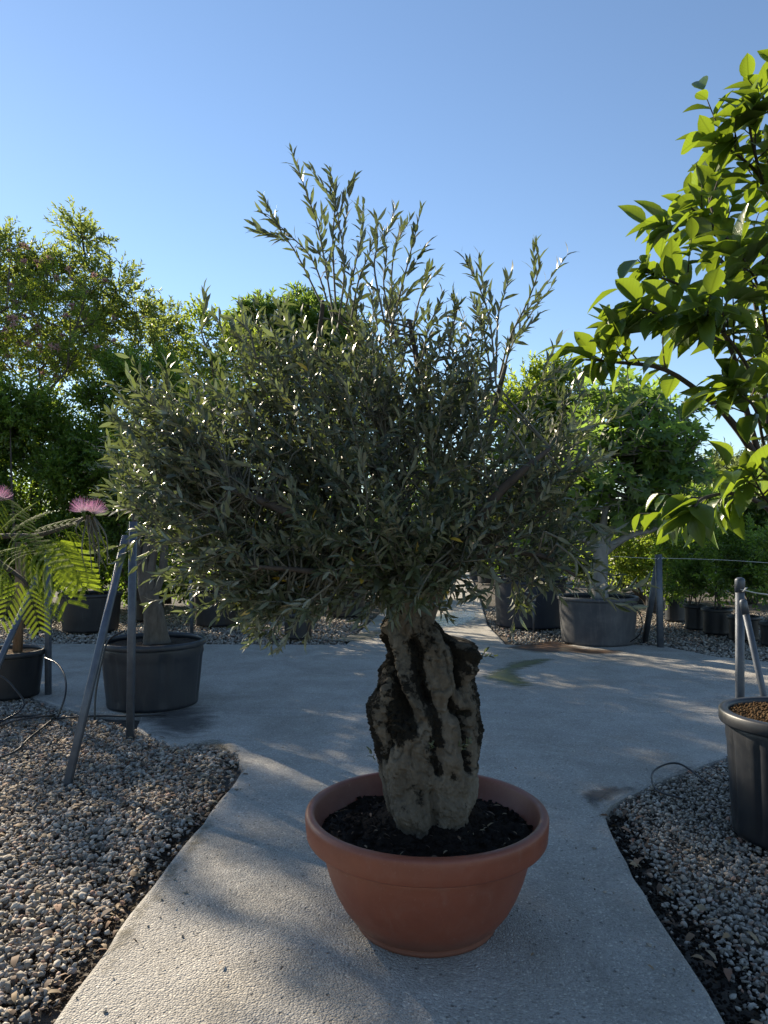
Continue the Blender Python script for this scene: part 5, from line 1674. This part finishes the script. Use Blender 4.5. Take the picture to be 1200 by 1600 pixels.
    tag(tw.build('twigs', M['dark_bark'], root, off=off), kind='stuff')
    pos, D, Nh, L = [np.concatenate(q) for q in (P_, Dd, Nn, Ll)]
    W = L * rng.uniform(0.42, 0.55, len(L))
    tpls = [tpl_leaf([(0.08, 0.2), (0.24, 0.43), (0.42, 0.5), (0.6, 0.46), (0.78, 0.30), (0.91, 0.12)], f, d, w) for f, d, w in ((0.12, -0.22, .008), (0.2, -0.1, .012), (0.08, -0.34, .015), (0.26, -0.2, .005))]
    metas = [mesh_np('leaf', tp[0], tp[1], M['persimmon'], True, np.full(len(tp[0]), q), {'lx': tp[0][:, 0], 'ly': tp[0][:, 1]}) for tp, q in zip(tpls, (0.2, 0.45, 0.7, 0.95))]
    u = 600 + pos[:, 0] / pos[:, 1] * FOC
    score = pos[:, 1] + np.clip(u - 1210, 0, 400) * 0.05
    order = np.argsort(score)
    sel, rest = order[:300], order[300:]
    leaf_objects(root, metas, pos[sel], D[sel], Nh[sel], L[sel], W[sel])
    if len(rest):
        tag(link('leaves', leaves_mesh('leaves', tpls[0], pos[rest] - off, D[rest], Nh[rest], L[rest], W[rest], M['persimmon'], veins=True), root), kind='stuff')
    print('persimmon leaves', len(pos))


persimmon()


# ------------------------------------------------------------------ near silk tree branch, left edge
def frond_tpl():
    """one twice-feathered leaf: a rachis with pairs of pinnae, each a comb of small leaflets"""
    mb = MB()
    npair = 8
    for i in range(npair):
        x = 0.16 + 0.80 * i / (npair - 1)
        plen = 0.44 * (1 - 0.5 * abs(i / (npair - 1) - 0.4))
        for sgn in (-1, 1):
            for j in range(24):
                t = 0.06 + 0.92 * j / 23
                px, py = x + plen * t * 0.55, sgn * plen * t * 0.84
                pz = -0.22 * x * x - 0.22 * (plen * t) ** 2 / plen
                ll = 0.040 * (1 - 0.6 * abs(t - 0.45) ** 1.5)
                for s2 in (-1, 1):
                    dx, dy = 0.55 * 0.5 - s2 * sgn * 0.84 * 0.85 * sgn * sgn, sgn * 0.84 * 0.5 + s2 * 0.55 * 0.85
                    q = math.hypot(dx, dy)
                    dx, dy = dx / q * ll, dy / q * ll
                    wx, wy = 0.55 * 0.0062, sgn * 0.84 * 0.0062
                    mb.add([(px - wx, py - wy, pz), (px + dx - wx * .6, py + dy - wy * .6, pz - 0.004), (px + dx + wx * .6, py + dy + wy * .6, pz - 0.004), (px + wx, py + wy, pz)], [np.array([(0, 1, 2, 3)])], 0.3 + 0.5 * ((i * 7 + j * 3) % 5) / 5)
            mb.tube(np.array([(x, 0, -0.22 * x * x), (x + plen * .55, sgn * plen * .84, -0.22 * x * x - 0.22 * plen)]), 0.003, 3, cap=False)
    mb.tube(np.array([(q, 0, -0.22 * q * q) for q in np.linspace(-0.02, 0.97, 6)]), np.linspace(0.008, 0.003, 6), 4, cap=False)
    return mb.mesh('frond', M['frond'], False)


def puff(parent, off, c, size, up, n=240):
    up = nrm(np.array(up, float))
    d = nrm(rng.normal(size=(n * 3, 3)))
    d = d[d @ up > 0.05][:n]
    mb = MB()
    for q in d:
        L = size * rng.uniform(0.85, 1.1)
        s = nrm(np.cross(q, rng.normal(size=3))) * size * 0.007
        mid = q * L * 0.55 + up * size * 0.06
        tip = q * L + up * size * 0.2
        mb.add([-s, s, mid - s, mid + s, tip - s * .6, tip + s * .6], [np.array([(0, 1, 3, 2), (2, 3, 5, 4)])])
        mb.tint[-1] = np.array([0, 0, 0.5, 0.5, 1, 1.0])
    mb.V = [v + np.array(c) for v in mb.V]
    o = mb.build('flower', M['filament'], parent, off=off)
    cb = MB()
    for q in d[:14]:
        p = np.array(c) - off
        cb.tube(np.array([p - up * size * 0.5, p + q * size * 0.12]), np.array([0.0025, 0.004]), 5)
    cb.build('calyx', M['silk'], o)
    return o


def silk_branch():
    b0 = (-1.95, 2.55, -0.05)
    root = empty('silk_tree', 'near silk tree branch with feathery fronds and pink powder puff flower at the left edge', 'tree', b0)
    off = np.array(b0)
    mb = MB()
    c = curve([b0, (-1.93, 2.55, 0.8), (-1.85, 2.5, 1.45), (-1.8, 2.45, 2.0)], 20)
    mb.tube(c, np.linspace(0.035, 0.015, len(c)), 12, lump=0.2)
    mb.build('trunk', M['bark'], root, off=off)
    bs = [[(-1.85, 2.5, 1.42), P(-60, 850, 2.35), P(0, 838, 2.3), P(60, 836, 2.25), P(110, 820, 2.25), P(137, 806, 2.22)], [(-1.86, 2.5, 1.3), P(-80, 830, 2.3), P(0, 880, 2.25), P(35, 905, 2.2), P(45, 920, 2.2)], [(-1.8, 2.45, 1.9), P(-90, 730, 2.4), P(-30, 760, 2.35), P(0, 775, 2.3)]]
    for p in bs:
        mb = MB()
        c = curve(p, 24)
        mb.tube(c, np.linspace(0.012, 0.0035, len(c)), 8)
        mb.build('branch', M['dark_bark'], root, off=off)
    fm = frond_tpl()
    FR = [  # base px, tip px, depth, normal tilt
        ((45, 832), (118, 800, -.02), 2.25), ((60, 836), (130, 880, -.05), 2.2), ((60, 836), (95, 930, -.08), 2.2), ((75, 835), (140, 905, 0), 2.3), ((30, 838), (70, 905, .1), 2.35), ((20, 840), (-15, 905, -.05), 2.25),
        ((40, 905), (90, 948, 0), 2.22), ((35, 900), (8, 960, -.05), 2.22), ((40, 910), (62, 965, 0), 2.25), ((20, 890), (-25, 930, 0), 2.2), ((0, 775), (-10, 822, -.1), 2.3), ((-5, 770), (38, 810, -.1), 2.3),
        ((10, 838), (50, 800, .15), 2.35), ((-10, 840), (20, 800, .1), 2.3), ((90, 828), (150, 845, .1), 2.35), ((85, 830), (128, 925, .15), 2.4), ((0, 880), (30, 930, -.1), 2.15), ((-20, 870), (10, 850, -.1), 2.15), ((110, 820), (160, 830, .12), 2.4), ((50, 836), (105, 870, .2), 2.45), ((-30, 765), (-70, 820, 0), 2.3), ((-40, 850), (-80, 900, 0), 2.3), ((-40, 850), (-60, 800, 0), 2.3),
        ((15, 838), (60, 880, -.15), 2.15), ((100, 824), (148, 890, .2), 2.45),
    ]
    for i, (a, b_, y) in enumerate(FR):
        p0 = P(a[0], a[1], y)
        p1 = P(b_[0], b_[1], y + b_[2] + rng.uniform(-.08, .05))
        D = nrm(p1 - p0)
        Lf = max(0.15, np.linalg.norm(p1 - p0) * 1.0)
        Nh = np.array((rng.normal(0.1, 0.5), rng.normal(-0.3, 0.5), 0.9))
        leaf_objects(root, [fm], p0[None], D[None], Nh[None], np.array([Lf]), np.array([Lf * rng.uniform(0.6, 0.9)]), 'frond')
    puff(root, off, P(130, 800, 2.2), 0.040, (-0.15, -0.2, 1))
    puff(root, off, P(146, 802, 2.23), 0.040, (0.4, -0.2, 1))
    puff(root, off, P(-4, 782, 2.28), 0.045, (0.1, -0.3, 1))
    # spent, hanging flower strands below the puff
    sb = MB()
    for k in range(16):
        x0 = P(136 + rng.uniform(-6, 10), 806, 2.24)
        x1 = x0 + np.array((rng.uniform(-.02, .07), rng.uniform(-.03, .03), -rng.uniform(.05, .19)))
        sb.tube(curve([x0, (x0 + x1) / 2 + rng.normal(0, .012, 3), x1], 6), np.linspace(0.004, 0.0012, 7)[:7], 4, cap=False)
    tag(sb.build('dry_flower_strands', M['twig'], root, off=off), kind='stuff')


silk_branch()

# ------------------------------------------------------------------ fallen leaves and twigs on the ground
def litter(name, label, pts, z, l0, l1, slim=0.35):
    n = len(pts)
    a = rng.uniform(0, 2 * np.pi, n)
    D = np.stack((np.cos(a), np.sin(a), rng.normal(0.0, 0.15, n)), 1)
    L = rng.uniform(l0, l1, n)
    me = leaves_mesh(name, tpl_lance(0.16, -0.12), np.column_stack((pts, np.full(n, z) + rng.random(n) * 0.012)), D, rng.normal(0, 0.25, (n, 3)) + np.array((0, 0, 1)), L, L * rng.uniform(slim * .5, slim * 1.3, n), M['litter'])
    return tag(link(name, me), label, kind='stuff')


q = scatter([(1.05, 2.0), (1.07, 3.9), (1.4, 3.9), (1.5, 2.0)], 110)
litter('leaf_litter', 'dry leaves along the right slab edge', q, -0.038, 0.03, 0.10)
q = scatter([(-1.35, 2.0), (-1.2, 3.4), (-0.95, 4.7), (-0.9, 4.7), (-1.03, 2.0)], 260)
litter('leaf_litter', 'brown dry leaves along the left slab edge', q, -0.035, 0.02, 0.06)
q = scatter(GP((0, 1270), (0, 1110), (180, 1130), (365, 1195), (340, 1250), (200, 1260)), 420)
litter('leaf_litter', 'brown dry leaf litter on the gravel below the left posts', q, -0.004, 0.02, 0.06)
q = np.concatenate((scatter(lb, 90), scatter(rb, 60)))
litter('leaf_litter', 'scattered dry leaves on the gravel beds', q, -0.01, 0.03, 0.075)
q = scatter([(-0.95, 2.1), (0.98, 2.1), (1.0, 3.8), (2.2, 5.2), (-0.8, 5.2)], 9)
litter('leaf_litter', 'few small dry leaves on the concrete', q, 0.003, 0.012, 0.03)
print('tris', sum(len(o.data.polygons) for o in sc.objects if o.type == 'MESH'), 'objs', len(sc.objects))
